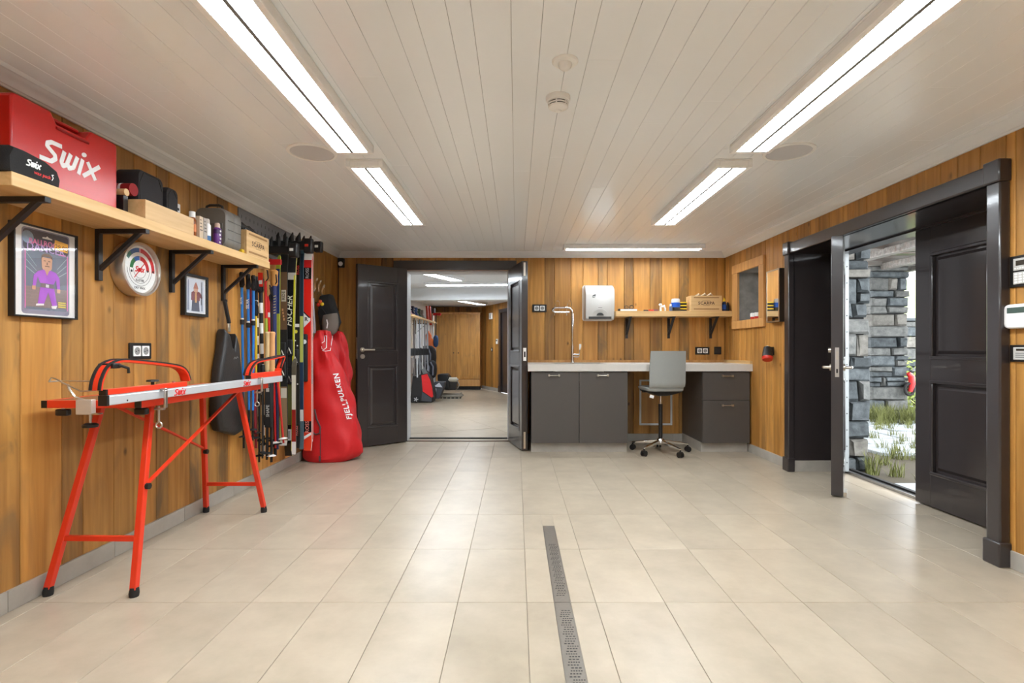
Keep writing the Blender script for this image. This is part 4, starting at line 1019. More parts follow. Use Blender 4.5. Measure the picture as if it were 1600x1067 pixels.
# waist pouch
o = thing('waist_pouch', 'black fabric waist pouch with small lettering in front of the red case', 'pouch', (-1.925, 2.03, SZ))
fabric = mat('black_fabric', (30, 29, 30), .85, bump=.3, bscale=400)
yp = [(1.925, 0), (2.145, 0), (2.15, .03), (2.135, .065), (2.08, .088), (2.0, .098), (1.94, .098), (1.922, .06)]
rs = []
for x, s_ in ((-1.968, .9), (-1.958, 1.0), (-1.90, 1.0), (-1.887, .93)):
    rs.append([Vector((x, 2.035 + (a-2.035)*s_, SZ+.0008 + b*(s_ if b > .01 else 1))) for a, b in yp])
MB().rings(rs).build('body', fabric, o, smooth=True)
MB().tube([(-1.93, 1.95, SZ+.1), (-1.93, 2.04, SZ+.096), (-1.93, 2.13, SZ+.06)], .003, 6).build('zip', black_plastic, o)
swix(FL(-1.8865, 2.025, SZ+.055), .026, white_ink, o, shear=.25, wd=.2, sx=.95)
text('wax pack', FL(-1.8865, 2.062, SZ+.026), .014, red_ink, o, shear=.2, bold=.02)
MB().stroke([(0, -.012), (.006, 0), (.0, .01), (.008, .012)], .003, FL(-1.8865, 2.105, SZ+.03), .0006).build('skier_emblem', white_ink, o)
# crate with neoprene cases
crate('shallow pine crate on the long shelf holding two black cases', 'L', (-1.892, 2.842, SZ+.0005), .395, .098, .225, txt=False)
neo = mat('black_neoprene', (38, 35, 38), .75, bump=.15, bscale=300)
for a, b, zt, l in ((2.70, 2.895, 2.055, 'black padded case in the pine crate, nearer the red case'), (2.92, 3.02, 2.03, 'black padded case in the pine crate, nearer the spray cans')):
    rs = []
    for x, s_ in ((-2.095, .95), (-2.085, 1.0), (-1.985, 1.0), (-1.972, .95)):
        rs.append([Vector((x, (a+b)/2 + p[0]*s_, 1.92 + p[1]*s_ + (.0))) for p in rrect(b-a, (zt-1.79), .035, 0, (zt+1.79)/2-1.92, 4)])
    o = thing('padded_case', l, 'case', (-2.03, (a+b)/2, 1.79), group='padded cases in the crate')
    MB().rings(rs).build('body', neo, o, smooth=True)
    MB().tube([(-1.9705, a+.02, 1.83), (-1.9705, a+.012, 1.98), (-1.9705, a+.04, zt-.014), (-1.9705, b-.04, zt-.014), (-1.9705, b-.012, 1.98)], .002, 5).build('seam', black_plastic, o)
# red roll and wooden end between case and crate
o = thing('fabric_roll', 'red and white striped roll lying behind the red case', 'roll', (-2.05, 2.68, 1.9))
a, b = Vector((-2.11, 2.655, 1.925)), Vector((-1.96, 2.655, 1.925))
MB().cyl(a, b, .032, n=18).build('roll', mat('crimson_cloth', (150, 22, 26), .7), o, smooth=True)
for t in (.35, .6): MB().cyl(a.lerp(b, t), a.lerp(b, t+.08), .0325, n=18).build('stripe', white_ink, o, smooth=True)
o = thing('wooden_roller', 'pale wooden roller end poking out between red case and crate', 'roller', (-1.99, 2.62, 1.87))
MB().cyl((-2.10, 2.60, SZ+.12), (-1.955, 2.60, SZ+.12), .018, n=18).build('rod', pinex, o, smooth=True)
MB().box(-2.10, -1.96, 2.585, 2.615, SZ+.0005, SZ+.103).build('stand', black_plastic, o)
# bottles and cans
def can(label, y, x, r_, h_, body, band, cap, band_z=(.1, .45)):
    o = thing('spray_can', label, 'spray can', (x, y, SZ+.0005)); c = (x, y, SZ+.0005)
    MB().lathe([(r_*.92, 0), (r_, .004), (r_, h_*.70), (r_*.7, h_*.78)], c, n=20).build('body', body, o, smooth=True)
    MB().lathe([(r_*1.015, h_*band_z[0]), (r_*1.015, h_*band_z[1])], c, n=20).build('print_band', band, o, smooth=True)
    MB().lathe([(r_*.72, h_*.76), (r_*.7, h_*.93), (r_*.5, h_*.985), (0, h_)], c, n=18).build('cap', cap, o, smooth=True)
    return o
can('white spray can with a blue and red foot on the long shelf', 3.225, -1.925, .021, .145, white_plastic, mat('teal_blue_print', (34, 96, 150), .4), mat('translucent_cap', (206, 196, 186), .3), (.0, .25))
o = can('violet spray can with a clear cap before the grey case', 3.335, -1.925, .024, .145, mat('violet_can', (104, 48, 132), .35), mat('violet_dark_print', (60, 26, 84), .4), mat('rose_clear_cap', (206, 176, 160), .25), (.5, .68))
for k in range(4): MB().ell((-1.902, 3.325+.006*(k % 2), SZ+.018+.024*k), (.003, .007, .007)).build('print_dot', white_ink, o)
for y, m, l, hh in ((3.085, mat('brown_glass', (128, 68, 30), .2), 'brown bottle with a white cap beside the pine crate', .15), ):
    o = thing('brown_bottle', l, 'bottle', (-1.93, y, SZ+.0005)); c = (-1.93, y, SZ+.0005)
    MB().lathe([(.021, 0), (.022, .003), (.022, .1), (.014, .118)], c, n=18).build('body', m, o, smooth=True)
    MB().lathe([(.017, .116), (.017, .15), (0, .151)], c, n=16).build('cap', white_plastic, o, smooth=True)
    MB().lathe([(.0225, .03), (.0225, .075)], c, n=18).build('sticker', mat('amber_sticker', (196, 108, 40), .5), o, smooth=True)
o = thing('white_sign_card', 'white price card standing behind the brown bottle', 'card', (-2.02, 3.10, SZ+.0005))
MB().box(-2.035, -2.03, 3.05, 3.13, SZ+.155, SZ+.205).build('card', paper, o); MB().box(-2.04, -2.03, 3.085, 3.095, SZ+.0005, SZ+.155).build('holder', black_plastic, o)
MB().box(-2.0299, -2.0294, 3.09, 3.12, SZ+.165, SZ+.18).build('print_line', ink, o)
for k, (y, m, l) in enumerate(((3.135, mat('cream_carton', (206, 186, 160), .6), 'slim cream carton between bottle and spray cans'), (3.178, mat('grey_carton', (170, 160, 152), .6), 'slim grey printed carton beside the white spray can'))):
    o = thing('slim_carton', l, 'carton', (-1.93, y, SZ+.0005))
    MB().box(-1.95, -1.905, y-.018, y+.018, SZ+.0005, SZ+.135).build('box', m, o, bevel=.001)
    for q in range(4): MB().box(-1.905, -1.9045, y-.013, y+.011-.004*q, SZ+.05+.02*q, SZ+.056+.02*q).build('print_line', mat('dark_print', (80, 70, 66), .5), o)
# grey hard case
o = thing('drill_case', 'grey plastic tool case with a carrying handle on the long shelf', 'case', (-2.01, 3.5, SZ))
grey = mat('warm_grey_plastic', (122, 118, 112), .5, var=.03)
pf = rrect(.215, .262, .05, 0, 0, 5)
cc = Vector((-2.012, 3.41, SZ+.132)); rs = []
for y, s_ in ((3.405, .93), (3.415, 1.0), (3.50, 1.0), (3.505, .985), (3.51, 1.0), (3.585, 1.0), (3.597, .93)): rs.append([Vector((cc.x + p[0]*s_, y, cc.z + p[1]*s_)) for p in pf])
MB().rings(rs).build('shell', grey, o, smooth=True)
MB().tube([(-2.07, 3.46, SZ+.255), (-2.065, 3.46, SZ+.285), (-2.045, 3.46, SZ+.293), (-1.985, 3.46, SZ+.293), (-1.965, 3.46, SZ+.285), (-1.96, 3.46, SZ+.255)], .009, 8).build('handle', mat('dark_grey_handle', (62, 60, 58), .5), o, smooth=True)
MB().box(-2.05, -1.93, 3.400, 3.406, SZ+.06, SZ+.16).build('recess_panel', mat('grey_panel', (104, 100, 95), .5), o, bevel=.002)
for z in (.06, .12, .18): MB().box(-1.9045, -1.902, 3.42, 3.58, SZ+z, SZ+z+.003).build('groove', mat('dark_groove', (70, 68, 64), .6), o)
tag(MB().box(-1.935, -1.905, 3.60, 3.63, SZ+.0005, SZ+.028).build('yellow_tape_box', yel, bevel=.002), 'tiny yellow box squeezed between grey case and lettered crate', 'box')
crate('tall pine crate with dark brand lettering at the far shelf end', 'L', (-1.892, 3.798, SZ+.0005), .325, .172, .22)
gog = mat('dark_visor', (52, 50, 50), .3)
for k, (y, z, l) in enumerate(((3.70, .19, 'dark ski goggles poking out of the tall crate, nearer the grey case'), (3.80, .185, 'dark ski goggles poking out of the tall crate, nearer the skis'))):
    o = thing('ski_goggles', l, 'goggles', (-1.99, y, SZ+z), group='goggles in the crate')
    MB().tube([(-2.06, y-.03, SZ+z-.04), (-2.03, y-.01, SZ+z+.025), (-1.98, y+.02, SZ+z+.03), (-1.94, y+.05, SZ+z-.01), (-1.935, y+.06, SZ+z-.05)], [.016, .026, .028, .024, .014], 8).build('frame', black_plastic, o, smooth=True)
    MB().tube([(-1.95, y-.02, SZ+z-.03), (-1.94, y+.0, SZ+z+.0), (-1.93, y+.03, SZ+z-.03)], .014, 8).build('visor', gog, o, smooth=True)

# ------------------------------------------------------------------ pictures and thermometer
def frame_thing(name, label, cat, y0, y1, z0, z1, bw, dep):
    o = thing(name, label, cat, (XL, (y0+y1)/2, z0))
    f = MB().box(XL, XL+dep, y0, y0+bw, z0, z1).box(XL, XL+dep, y1-bw, y1, z0, z1).box(XL, XL+dep, y0+bw, y1-bw, z0, z0+bw).box(XL, XL+dep, y0+bw, y1-bw, z1-bw, z1)
    f.build('frame', black_plastic, o, bevel=.001)
    p = MB().box(XL+.002, XL+dep*.6, y0+bw, y1-bw, z0+bw, z1-bw).build('print', paper, o)
    MB().box(XL+dep*.9, XL+dep*.94, y0+bw, y1-bw, z0+bw, z1-bw).build('glass', glassmat(), o)
    return o, p, XL+dep*.6
o, pr, xf = frame_thing('framed_poster', 'black framed poster of a purple suited toy figure', 'poster', 2.19, 2.51, 1.25, 1.655, .007, .028)
W2, H2 = .306, .391
fr = FL(xf, 2.35, 1.4525)
def art(pts, m, lay, nm='motif', par=None):
    return MB().prism([((p[0]-.5)*W2, (p[1]-.5)*H2) for p in pts], fr, .00025, .0003*lay).build(nm, m, par or pr)
def rr01(x0, x1, y0, y1, r_=.03): return [(x/W2+.5, y/H2+.5) for x, y in rrect((x1-x0)*W2, (y1-y0)*H2, r_*W2, ((x0+x1)/2-.5)*W2, ((y0+y1)/2-.5)*H2, 4)]
card = mat('hazed_violet_print', (140, 136, 156), .5, var=.15, scale=8); night = mat('dusky_blue_print', (112, 122, 138), .5, var=.25, scale=10); floorp = mat('umber_grid_print', (138, 124, 122), .5, var=.15, scale=14)  # card colour lightened to stand in for reflection haze on the glass
pinkp = mat('pink_line_print', (232, 124, 190), .5); violet = mat('violet_suit_print', (172, 96, 208), .4, var=.18, scale=16); skin = mat('skin_tone_print', (206, 160, 132), .5); dkp = mat('brown_hair_print', (120, 96, 80), .5)
art(rr01(.12, .90, .02, .985, .05), card, 1)
art(rr01(.14, .88, .74, .97, .05), mat('dark_slate_print', (66, 60, 74), .5, var=.1), 2)
art(rr01(.17, .86, .07, .74, .03), night, 2)
art([(.17, .10), (.86, .10), (.86, .33), (.17, .33)], floorp, 3)
for k in range(6): art([(.17, .12+.04*k), (.86, .12+.04*k), (.86, .124+.04*k), (.17, .124+.04*k)], mat('rose_grid_print', (150, 128, 132), .5), 4)
for k in range(7):
    x = .2 + .1*k; art([(x-.03, .10), (x-.024, .10), (.515+(x-.5)*.6+.004, .33), (.515+(x-.5)*.6, .33)], MATS['rose_grid_print'], 4)
for s_ in (-1, 1):
    for a, b in ((.70, .56), (.62, .51), (.54, .46)):
        x0 = .515 + s_*.33; x1 = .515 + s_*.17
        art([(x0, a), (x1, b), (x1, b+.006), (x0, a+.008)] if s_ < 0 else [(x1, b), (x0, a), (x0, a+.008), (x1, b+.006)], mat('pale_beam_print', (170, 190, 196), .5), 4)
    x0 = .515 + s_*.345
    art([(x0-.007, .08), (x0+.007, .08), (x0+.007, .74), (x0-.007, .74)], pinkp, 5)
art([(.2, .735), (.32, .735), (.32, .75), (.2, .75)], pinkp, 5); art([(.70, .735), (.83, .735), (.83, .75), (.70, .75)], pinkp, 5)
art([(p[0]/W2+.5-.29, p[1]/H2+.5+.375) for p in disc(.028, 0, 0, 20)], mat('mirror_ball_print', (130, 150, 172), .4, var=.3, scale=60), 4)
art([(.44, .895), (.60, .895), (.60, .91), (.545, .915), (.52, .93), (.495, .915), (.44, .91)], paper, 4)
def tx(s, x, y, size, m, sxx=1.0): return text(s, (fr[0] + Y_*((x-.5)*W2) + Z_*((y-.5)*H2), fr[1], fr[2]), size, m, pr, name='lettering', bold=.015, depth=.0002, off=.0017, sx=sxx)
tx('BALLROOM', .50, .835, .026, mat('rose_letter_print', (216, 110, 150), .5), .9)
tx('DANCER', .50, .775, .033, mat('sky_letter_print', (176, 150, 200), .5), 1.05)
art([(.63, .80), (.86, .78), (.87, .89), (.64, .91)], mat('sticker_yellow_print', (236, 176, 52), .5), 8)
text('29.90', (fr[0] + Y_*(.25*W2) + Z_*(.325*H2), fr[1], fr[2]), .022, mat('sticker_text_print', (128, 72, 20), .5), pr, rot=-.06, bold=.02, depth=.0002, off=.0027)
# toy figure (flat print)
art([(.42, .68), (.60, .68), (.59, .56), (.545, .50), (.48, .50), (.43, .56)], skin, 6)
art([(.42, .66), (.425, .70), (.47, .725), (.55, .725), (.595, .70), (.60, .66), (.57, .69), (.45, .69)], dkp, 7)
for a_, b_, c_, d_ in ((.455, .49, .635, .645), (.53, .565, .635, .645), (.475, .55, .575, .585), (.505, .52, .595, .625)): art([(a_, c_), (b_, c_), (b_, d_), (a_, d_)], dkp, 8)
art([(.36, .51), (.46, .54), (.51, .50), (.56, .54), (.66, .52), (.72, .46), (.73, .33), (.68, .33), (.66, .44), (.62, .38), (.40, .38), (.36, .45), (.33, .34), (.28, .34), (.30, .46)], violet, 7)
art([(.47, .54), (.55, .54), (.51, .47)], skin, 8)
art([(.41, .375), (.63, .375), (.62, .33), (.41, .33)], mat('belt_print', (120, 112, 120), .4), 8); art([(.49, .37), (.54, .37), (.54, .335), (.49, .335)], mat('buckle_print', (216, 216, 220), .3), 9)
art([(.40, .33), (.63, .33), (.68, .13), (.60, .12), (.53, .28), (.46, .14), (.36, .14)], violet, 7)
for x, y in ((.30, .325), (.705, .315)): art([(x-.03, y+.015), (x+.03, y+.015), (x+.025, y-.03), (x-.025, y-.03)], skin, 8)
art([(.34, .14), (.46, .145), (.46, .125), (.33, .115)], paper, 8); art([(.58, .125), (.68, .135), (.66, .095), (.59, .095)], paper, 8)
for k in range(3): art([(.70, .165-.025*k), (.83, .165-.025*k), (.83, .18-.025*k), (.70, .18-.025*k)], mat('yellow_caption_print', (226, 206, 90), .5), 6)

o, pr2, xf2 = frame_thing('framed_photo', 'small black framed photo of a person in a red jacket', 'photo', 3.315, 3.57, 1.327, 1.60, .018, .03)
W2, H2 = .219, .237; fr = FL(xf2, 3.4425, 1.4635)
art(rr01(.06, .94, .03, .97, .01), mat('snow_photo_print', (206, 210, 220), .5, var=.06, scale=12), 1, par=pr2)
navy = mat('navy_print', (48, 50, 74), .5); maroon = mat('maroon_print', (116, 42, 50), .5)
for a, b in ((.10, .20), (.78, .86)): art([(a, .08), (b, .08), (b-.02, .92), (a+.03, .92)], mat('blue_grey_print', (132, 140, 160), .5, var=.2, scale=20), 2, par=pr2)
art([(.30, .06), (.70, .06), (.66, .40), (.34, .40)], navy, 3, par=pr2)
art([(.28, .36), (.70, .36), (.72, .46), (.80, .42), (.84, .48), (.72, .60), (.60, .63), (.42, .63), (.30, .58)], maroon, 4, par=pr2)
art([(.46, .30), (.56, .30), (.55, .62), (.47, .62)], mat('tan_scarf_print', (196, 150, 92), .5), 5, par=pr2)
art([(.42, .60), (.60, .60), (.61, .70), (.41, .70)], skin, 5, par=pr2); art([(.39, .69), (.63, .69), (.58, .80), (.51, .88), (.44, .80)], mat('knit_hat_print', (176, 110, 90), .6, var=.3, scale=60), 6, par=pr2)
art([(.76, .25), (.79, .25), (.81, .90), (.79, .90)], ink, 6, par=pr2)

# round thermometer
o = thing('wall_thermometer', 'round steel wax thermometer with coloured dial under the shelf', 'thermometer', (XL, 2.885, 1.41))
cy, cz = 2.885, 1.552; cc = (XL, cy, cz)
alr = mat('brushed_alu_rim', (206, 198, 188), .3, .9, var=.03)
MB().lathe([(.138, 0), (.150, .004), (.150, .066), (.146, .072), (.134, .072), (.130, .066), (.130, .052), (.0, .05)], cc, X_, 48).build('case', alr, o, smooth=True)
df = FL(XL+.053, cy, cz)
dial = MB().prism(disc(.1295, 0, 0, 40), df, .001, -.001).build('dial', white_plastic, o)
def arc(r0, r1, a0, a1, m, lay=0, nm='scale_band'):
    n = max(3, int(abs(a1-a0)/7)); pts = [(r1*math.cos(R(a0+(a1-a0)*k/n)), r1*math.sin(R(a0+(a1-a0)*k/n))) for k in range(n+1)] + [(r0*math.cos(R(a1-(a1-a0)*k/n)), r0*math.sin(R(a1-(a1-a0)*k/n))) for k in range(n+1)]
    return MB().prism(pts, df, .0004, .0001 + lay*.0004).build(nm, m, dial)
dgreen = mat('dial_green', (44, 122, 66), .4); dblue = mat('dial_blue', (40, 96, 170), .4); dred = mat('dial_red', (200, 28, 36), .4); dviolet = mat('dial_teal', (60, 130, 120), .4)
for r0, r1 in ((.05, .074), (.094, .118)):
    arc(r0, r1, -4, 86, dred); arc(r0, r1, 86, 92, mat('dial_pink', (226, 160, 170), .4)); arc(r0, r1, 92, 128, dblue)
    arc(r0, r1, 128, 178, dgreen) if r0 < .06 else arc(r0, r1, 128, 150, dviolet)
for r_ in (.048, .076, .092): arc(r_, r_+.0018, 180, 356, ink, 1, 'scale_line')
swix(FL(XL+.0535, cy, cz-.0), .03, red_ink, dial, shear=.25, wd=.2, sx=.95, t=.0008)
text('KLISTER', FL(XL+.0532, cy, cz-.062), .013, ink, dial, bold=.02); text('DRY WAX', FL(XL+.0532, cy, cz-.104), .013, ink, dial, bold=.02)
for a_ in (183, 357):
    for r_ in (.062, .106):
        if a_ == 183 and r_ > .1: continue
        MB().prism(disc(.007, r_*math.cos(R(a_+6)), r_*math.sin(R(a_+6))-.006, 10), df, .0005, .0004).build('scale_dot', ink, dial)
MB().stroke([(-.045, -.05), (.045, .05)], .004, df, .0012, .003).build('pointer', red_ink, o)
MB().lathe([(.006, .0), (.006, .006), (0, .007)], (XL+.053, cy, cz), X_, 14).build('pivot', red_ink, o)
MB().lathe([(.1295, 0), (.1295, .001), (0, .0012)], (XL+.066, cy, cz), X_, 40).build('glass', glassmat(), o)

# ------------------------------------------------------------------ waxing bench
o = thing('waxing_bench', 'orange red steel ski waxing bench with a pale grey profile', 'bench', (-1.88, 2.88, 0))
orr = mat('orange_red_powder_coat', (226, 56, 26), .35, var=.03); prof_m = mat('pale_grey_aluminium', (206, 208, 212), .38, .35, var=.03); ply = mat('brown_bench_top', (124, 84, 50), .45)
TX0, TX1, TY0, TY1, TZ0, TZ1 = -2.10, -1.662, 2.29, 3.48, .848, .881
MB().box(TX0+.02, TX1-.02, TY0+.02, TY1-.02, TZ1-.012, TZ1-.001).build('top', ply, o)
for a in ((TX0, TX0+.025, TY0+.008, TY1-.008), (TX1-.025, TX1, TY0+.008, TY1-.008)): MB().box(*a, TZ0, TZ1).build('side_rail', orr, o, bevel=.002)
for a in ((TX0+.025, TX1-.025, TY0, TY0+.025), (TX0+.025, TX1-.025, TY1-.025, TY1)): MB().box(*a, TZ0, TZ1).build('end_rail', orr, o, bevel=.002)
for x in (TX0, TX1-.025):
    for y in (TY0, TY1-.008): MB().box(x, x+.025, y, y+.008, TZ0, TZ1).build('end_cap', black_plastic, o)
legs = {('n', -1): ((-2.0, 2.5, TZ0), (-2.11, 2.335, .028)), ('n', 1): ((-1.765, 2.5, TZ0), (-1.715, 2.325, .028)), ('f', -1): ((-2.0, 3.3, TZ0), (-2.11, 3.525, .028)), ('f', 1): ((-1.772, 3.3, TZ0), (-1.718, 3.525, .028))}
for kx, (t, b) in legs.items():
    lg = MB().bar(b, t, .028, .028, up=(0, 1, 0)).build('leg', orr, o, bevel=.003)
    bb = Vector(b); dd = (Vector(t)-bb).normalized()
    MB().tube([bb - Z_*.028, bb - Z_*.012, bb + dd*.012], [.019, .021, .018], 10).build('foot', black_rubber, lg, smooth=True)
def on(kx, f): t, b = legs[kx]; return Vector(b).lerp(Vector(t), f)
for s_, f in (('n', .262), ('f', .215)): MB().bar(on((s_, -1), f), on((s_, 1), f), .018, .022).build('stretcher', orr, o)
MB().bar(Vector((-2.0, 2.56, TZ0-.01)), on(('f', -1), .52), .016, .010).build('brace', orr, o)
MB().bar(Vector((-1.76, 3.27, TZ0-.01)), on(('n', 1), .55)+Vector((.01, .01, 0)), .016, .010).build('brace', orr, o)
for q in (on(('n', 1), .55)+Vector((.018, .0, -.01)), on(('f', -1), .51)+Vector((.018, -.01, -.01))):
    MB().tube([q - X_*.012, q + X_*.012], .015, 8).build('knob', black_plastic, o, smooth=True)
for x, y in ((-2.02, 2.31), (-1.70, 2.35)):
    MB().box(x-.028, x+.028, y-.012, y+.014, TZ0-.036, TZ0-.006).build('clamp_knob', black_plastic, o, bevel=.006)
    MB().cyl((x, y, TZ0-.01), (x, y, TZ0), .006, n=8).build('clamp_stud', brushed, o)
# profile with lettering
PX0, PX1, PY0, PY1, PZ0, PZ1 = -1.674, -1.64, 2.075, 3.635, .8815, .919
pf = MB().box(PX0, PX1, PY0+.012, PY1, PZ0, PZ1).build('profile', prof_m, o, bevel=.003)
MB().box(PX0+.004, PX1-.001, PY0+.012, PY1, PZ1, PZ1+.004).build('profile_rail', prof_m, pf)
MB().box(PX0-.001, PX1+.001, PY0, PY0+.012, PZ0-.001, PZ1+.003).build('profile_cap', black_plastic, pf)
MB().cyl((PX1, 2.185, .893), (PX1+.001, 2.185, .893), .004, n=8).build('rivet', ink, pf)
swix(FL(PX1, 2.527, .9005), .030, red_ink, pf, sx=1.15); swix(FL(PX1, 3.155, .9005), .030, red_ink, pf, sx=1.15)
def bow(pts, y0, y1, zt, grips=True):
    """flat bent band (ski support) over an orange block"""
    xa, xb = PX0-.002, PX1-.004
    MB().box(xa+.006, xb, y0+.01, y1, PZ1+.0045, zt).build('support_block', orr, o, bevel=.002)
    MB().box(xa+.004, xb+.001, y0, y0+.01, PZ1+.0045, zt).build('block_cap', black_plastic, o)
    pp = [Vector((0, a, b)) for a, b in pts]; rs = []; rs2 = []; rs3 = []
    for i, p in enumerate(pp):
        d = (pp[min(i+1, len(pp)-1)] - pp[max(i-1, 0)]).normalized(); n_ = Vector((0, -d.z, d.y))
        if n_.z < 0 and abs(d.z) < .9: n_ = -n_
        xw0, xw1 = xa-.008, xb+.004
        rs.append([Vector((x, p.y, p.z)) + n_*k for x, k in ((xw0, -.005), (xw1, -.005), (xw1, .005), (xw0, .005))])
        for q, (e0, e1) in ((rs2, (xw0-.001, xw0+.010)), (rs3, (xw1-.010, xw1+.001))): q.append([Vector((x, p.y, p.z)) + n_*k for x, k in ((e0, .004), (e1, .004), (e1, .010), (e0, .010))])
    b = MB().rings(rs).build('support_bow', orr, o, smooth=True)
    for q in (rs2, rs3): MB().rings(q).build('rubber_strip', black_rubber, b, smooth=True)
def smooth_pts(pts, n=5):
    out = []
    for i in range(len(pts)-1):
        p0, p1, p2, p3 = pts[max(i-1,0)], pts[i], pts[i+1], pts[min(i+2,len(pts)-1)]
        for k in range(n):
            t = k/n; out.append(tuple(.5*((2*p1[j]) + (-p0[j]+p2[j])*t + (2*p0[j]-5*p1[j]+4*p2[j]-p3[j])*t*t + (-p0[j]+3*p1[j]-3*p2[j]+p3[j])*t**3) for j in (0, 1)))
    return out + [pts[-1]]
bow(smooth_pts([(2.05, .945), (2.058, .985), (2.09, 1.035), (2.15, 1.058), (2.24, 1.055), (2.44, 1.035), (2.54, 1.018), (2.585, .99), (2.605, .95)]), 2.075, 2.59, .947)
bow(smooth_pts([(3.20, .945), (3.225, .985), (3.28, 1.02), (3.36, 1.032), (3.50, 1.042), (3.66, 1.056), (3.672, 1.045), (3.63, .99), (3.61, .945)]), 3.20, 3.63, .957)
MB().box(PX0-.02, PX1+.014, 2.095, 2.135, 1.03, 1.052).build('ski_clip', black_plastic, o, bevel=.005)
MB().tube([(PX1+.012, 2.12, 1.045), (PX1+.03, 2.15, 1.03), (PX1+.028, 2.155, 1.01)], .006, 7).build('clip_lever', black_plastic, o, smooth=True)
MB().lathe([(.007, 0), (.007, .012), (.026, .014), (.024, .022), (0, .024)], (PX0+.014, 2.365, .947), n=14).build('knob', black_plastic, o, smooth=True)
MB().lathe([(.006, 0), (.007, .006), (0, .009)], (PX0+.014, 2.51, .947), n=10).build('stud', brushed, o, smooth=True)
# clamps
for k, (y, l) in enumerate(((2.395, 'silver screw clamp on the near half of the bench profile'), (3.30, 'silver screw clamp on the far half of the bench profile'))):
    c_ = thing('screw_clamp', l, 'clamp', (PX1+.02, y, .83), group='screw clamps on the bench')
    MB().box(PX1-.002, PX1+.024, y-.009, y+.009, .9195, .9295).box(PX1+.014, PX1+.024, y-.009, y+.009, .838, .9195).box(PX1-.03, PX1+.014, y-.009, y+.009, .828, .838).build('body', brushed, c_, bevel=.003)
    MB().cyl((PX1-.012, y, .770), (PX1-.012, y, .846), .005, n=10).build('screw', brushed, c_, smooth=True)
    MB().tube([(PX1-.012+.014*math.cos(t), y, .758+.014*math.sin(t)) for t in [q*.628 for q in range(10)]], .004, 6, closed=True).build('wing_handle', brushed, c_, smooth=True)
# iron holder
c_ = thing('iron_holder', 'silver wire iron holder clamped to the near edge of the bench', 'holder', (-1.89, 2.27, .80))
MB().box(-1.925, -1.855, 2.262, 2.288, .822, .888).build('clamp_plate', mat('pale_zinc_plate', (196, 186, 174), .4, .25), c_, bevel=.003)
MB().box(-1.855, -1.825, 2.262, 2.288, .822, .828).build('clamp_foot', brushed, c_)
MB().cyl((-1.87, 2.275, .785), (-1.87, 2.275, .822), .005, n=8).build('screw', brushed, c_, smooth=True)
MB().lathe([(.028, -.006), (.03, 0), (.03, .006), (.02, .012)], (-1.87, 2.275, .772), n=14).build('knob', black_plastic, c_, smooth=True)
wr_ = MB().tube([(-1.895, 2.275, .885), (-1.935, 2.27, .90), (-1.955, 2.265, .935), (-1.958, 2.262, .955)], .005, 7)
wr_.tube([(-2.02, 2.24, .968), (-2.01, 2.24, .985), (-1.995, 2.24, .982), (-1.96, 2.25, .958), (-1.90, 2.26, .925), (-1.84, 2.27, .928)], .0032, 6)
wr_.tube([(-2.02, 2.30, .968), (-1.88, 2.30, .966), (-1.872, 2.30, .98), (-1.855, 2.30, .982), (-1.84, 2.30, .965)], .0032, 6)
wr_.tube([(-2.02, 2.24, .968), (-2.022, 2.27, .968), (-2.02, 2.30, .968)], .0032, 6)
wr_.build('wire_cradle', brushed, c_, smooth=True)

# black bag hanging under the last bracket
o = thing('hanging_bag', 'black leather bag hanging by its strap below the far bracket', 'bag', (-2.11, 3.79, .55))
def wpt(px, py, x=-2.105): y = -x*F/(U-px); return (y, H + (V-py)*y/F)
ol = [(346, 513), (352, 520), (356, 540), (360, 545), (363, 520), (367, 535), (371, 580), (376, 625), (378.5, 660), (375, 673), (364, 680), (350, 676), (338, 673), (334, 650), (335, 610), (339, 570), (343, 548)]
pts = [wpt(*q) for q in ol]; cyy = sum(p[0] for p in pts)/len(pts); czz = sum(p[1] for p in pts)/len(pts)
rs = []
for x, s_ in ((-2.145, .94), (-2.13, 1.0), (-2.085, 1.0), (-2.065, .92)): rs.append([Vector((x, cyy+(a-cyy)*s_, czz+(b-czz)*s_)) for a, b in pts])
leather = mat('black_leather', (38, 36, 36), .38, bump=.25, bscale=60)
MB().rings(rs).build('body', leather, o, smooth=True, bevel=.012, seg=3)
a, b = wpt(352, 462), wpt(358, 505)
MB().tube([(-2.12, 3.782, SZ-.315), (-2.11, a[0], a[1]-.04), (-2.105, b[0], b[1])], [.012, .014, .014], 6).build('strap', fabric, o)
b = wpt(357.5, 512); MB().box(-2.112, -2.098, b[0]-.014, b[0]+.014, b[1]-.03, b[1]+.03).build('buckle', nickel, o, bevel=.004)
b = wpt(360, 560); MB().stroke([(-.03, -.005), (-.015, .01), (0, -.002), (.015, .012), (.03, .004)], .005, FL(-2.064, b[0], b[1]), .001).build('emblem', mat('silver_emboss', (150, 150, 150), .3, .6), o)
# corner sensor
o = thing('corner_sensor', 'small black sensor with a white eye in the far left corner', 'sensor', (-2.09, YB-.03, 2.07))
MB().box(-2.135, -2.065, YB-.06, YB, 2.085, 2.195).build('body', black_plastic, o, bevel=.008)
MB().ell((-2.098, YB-.058, 2.125), (.028, .02, .028)).build('eye', white_plastic, o, smooth=True)
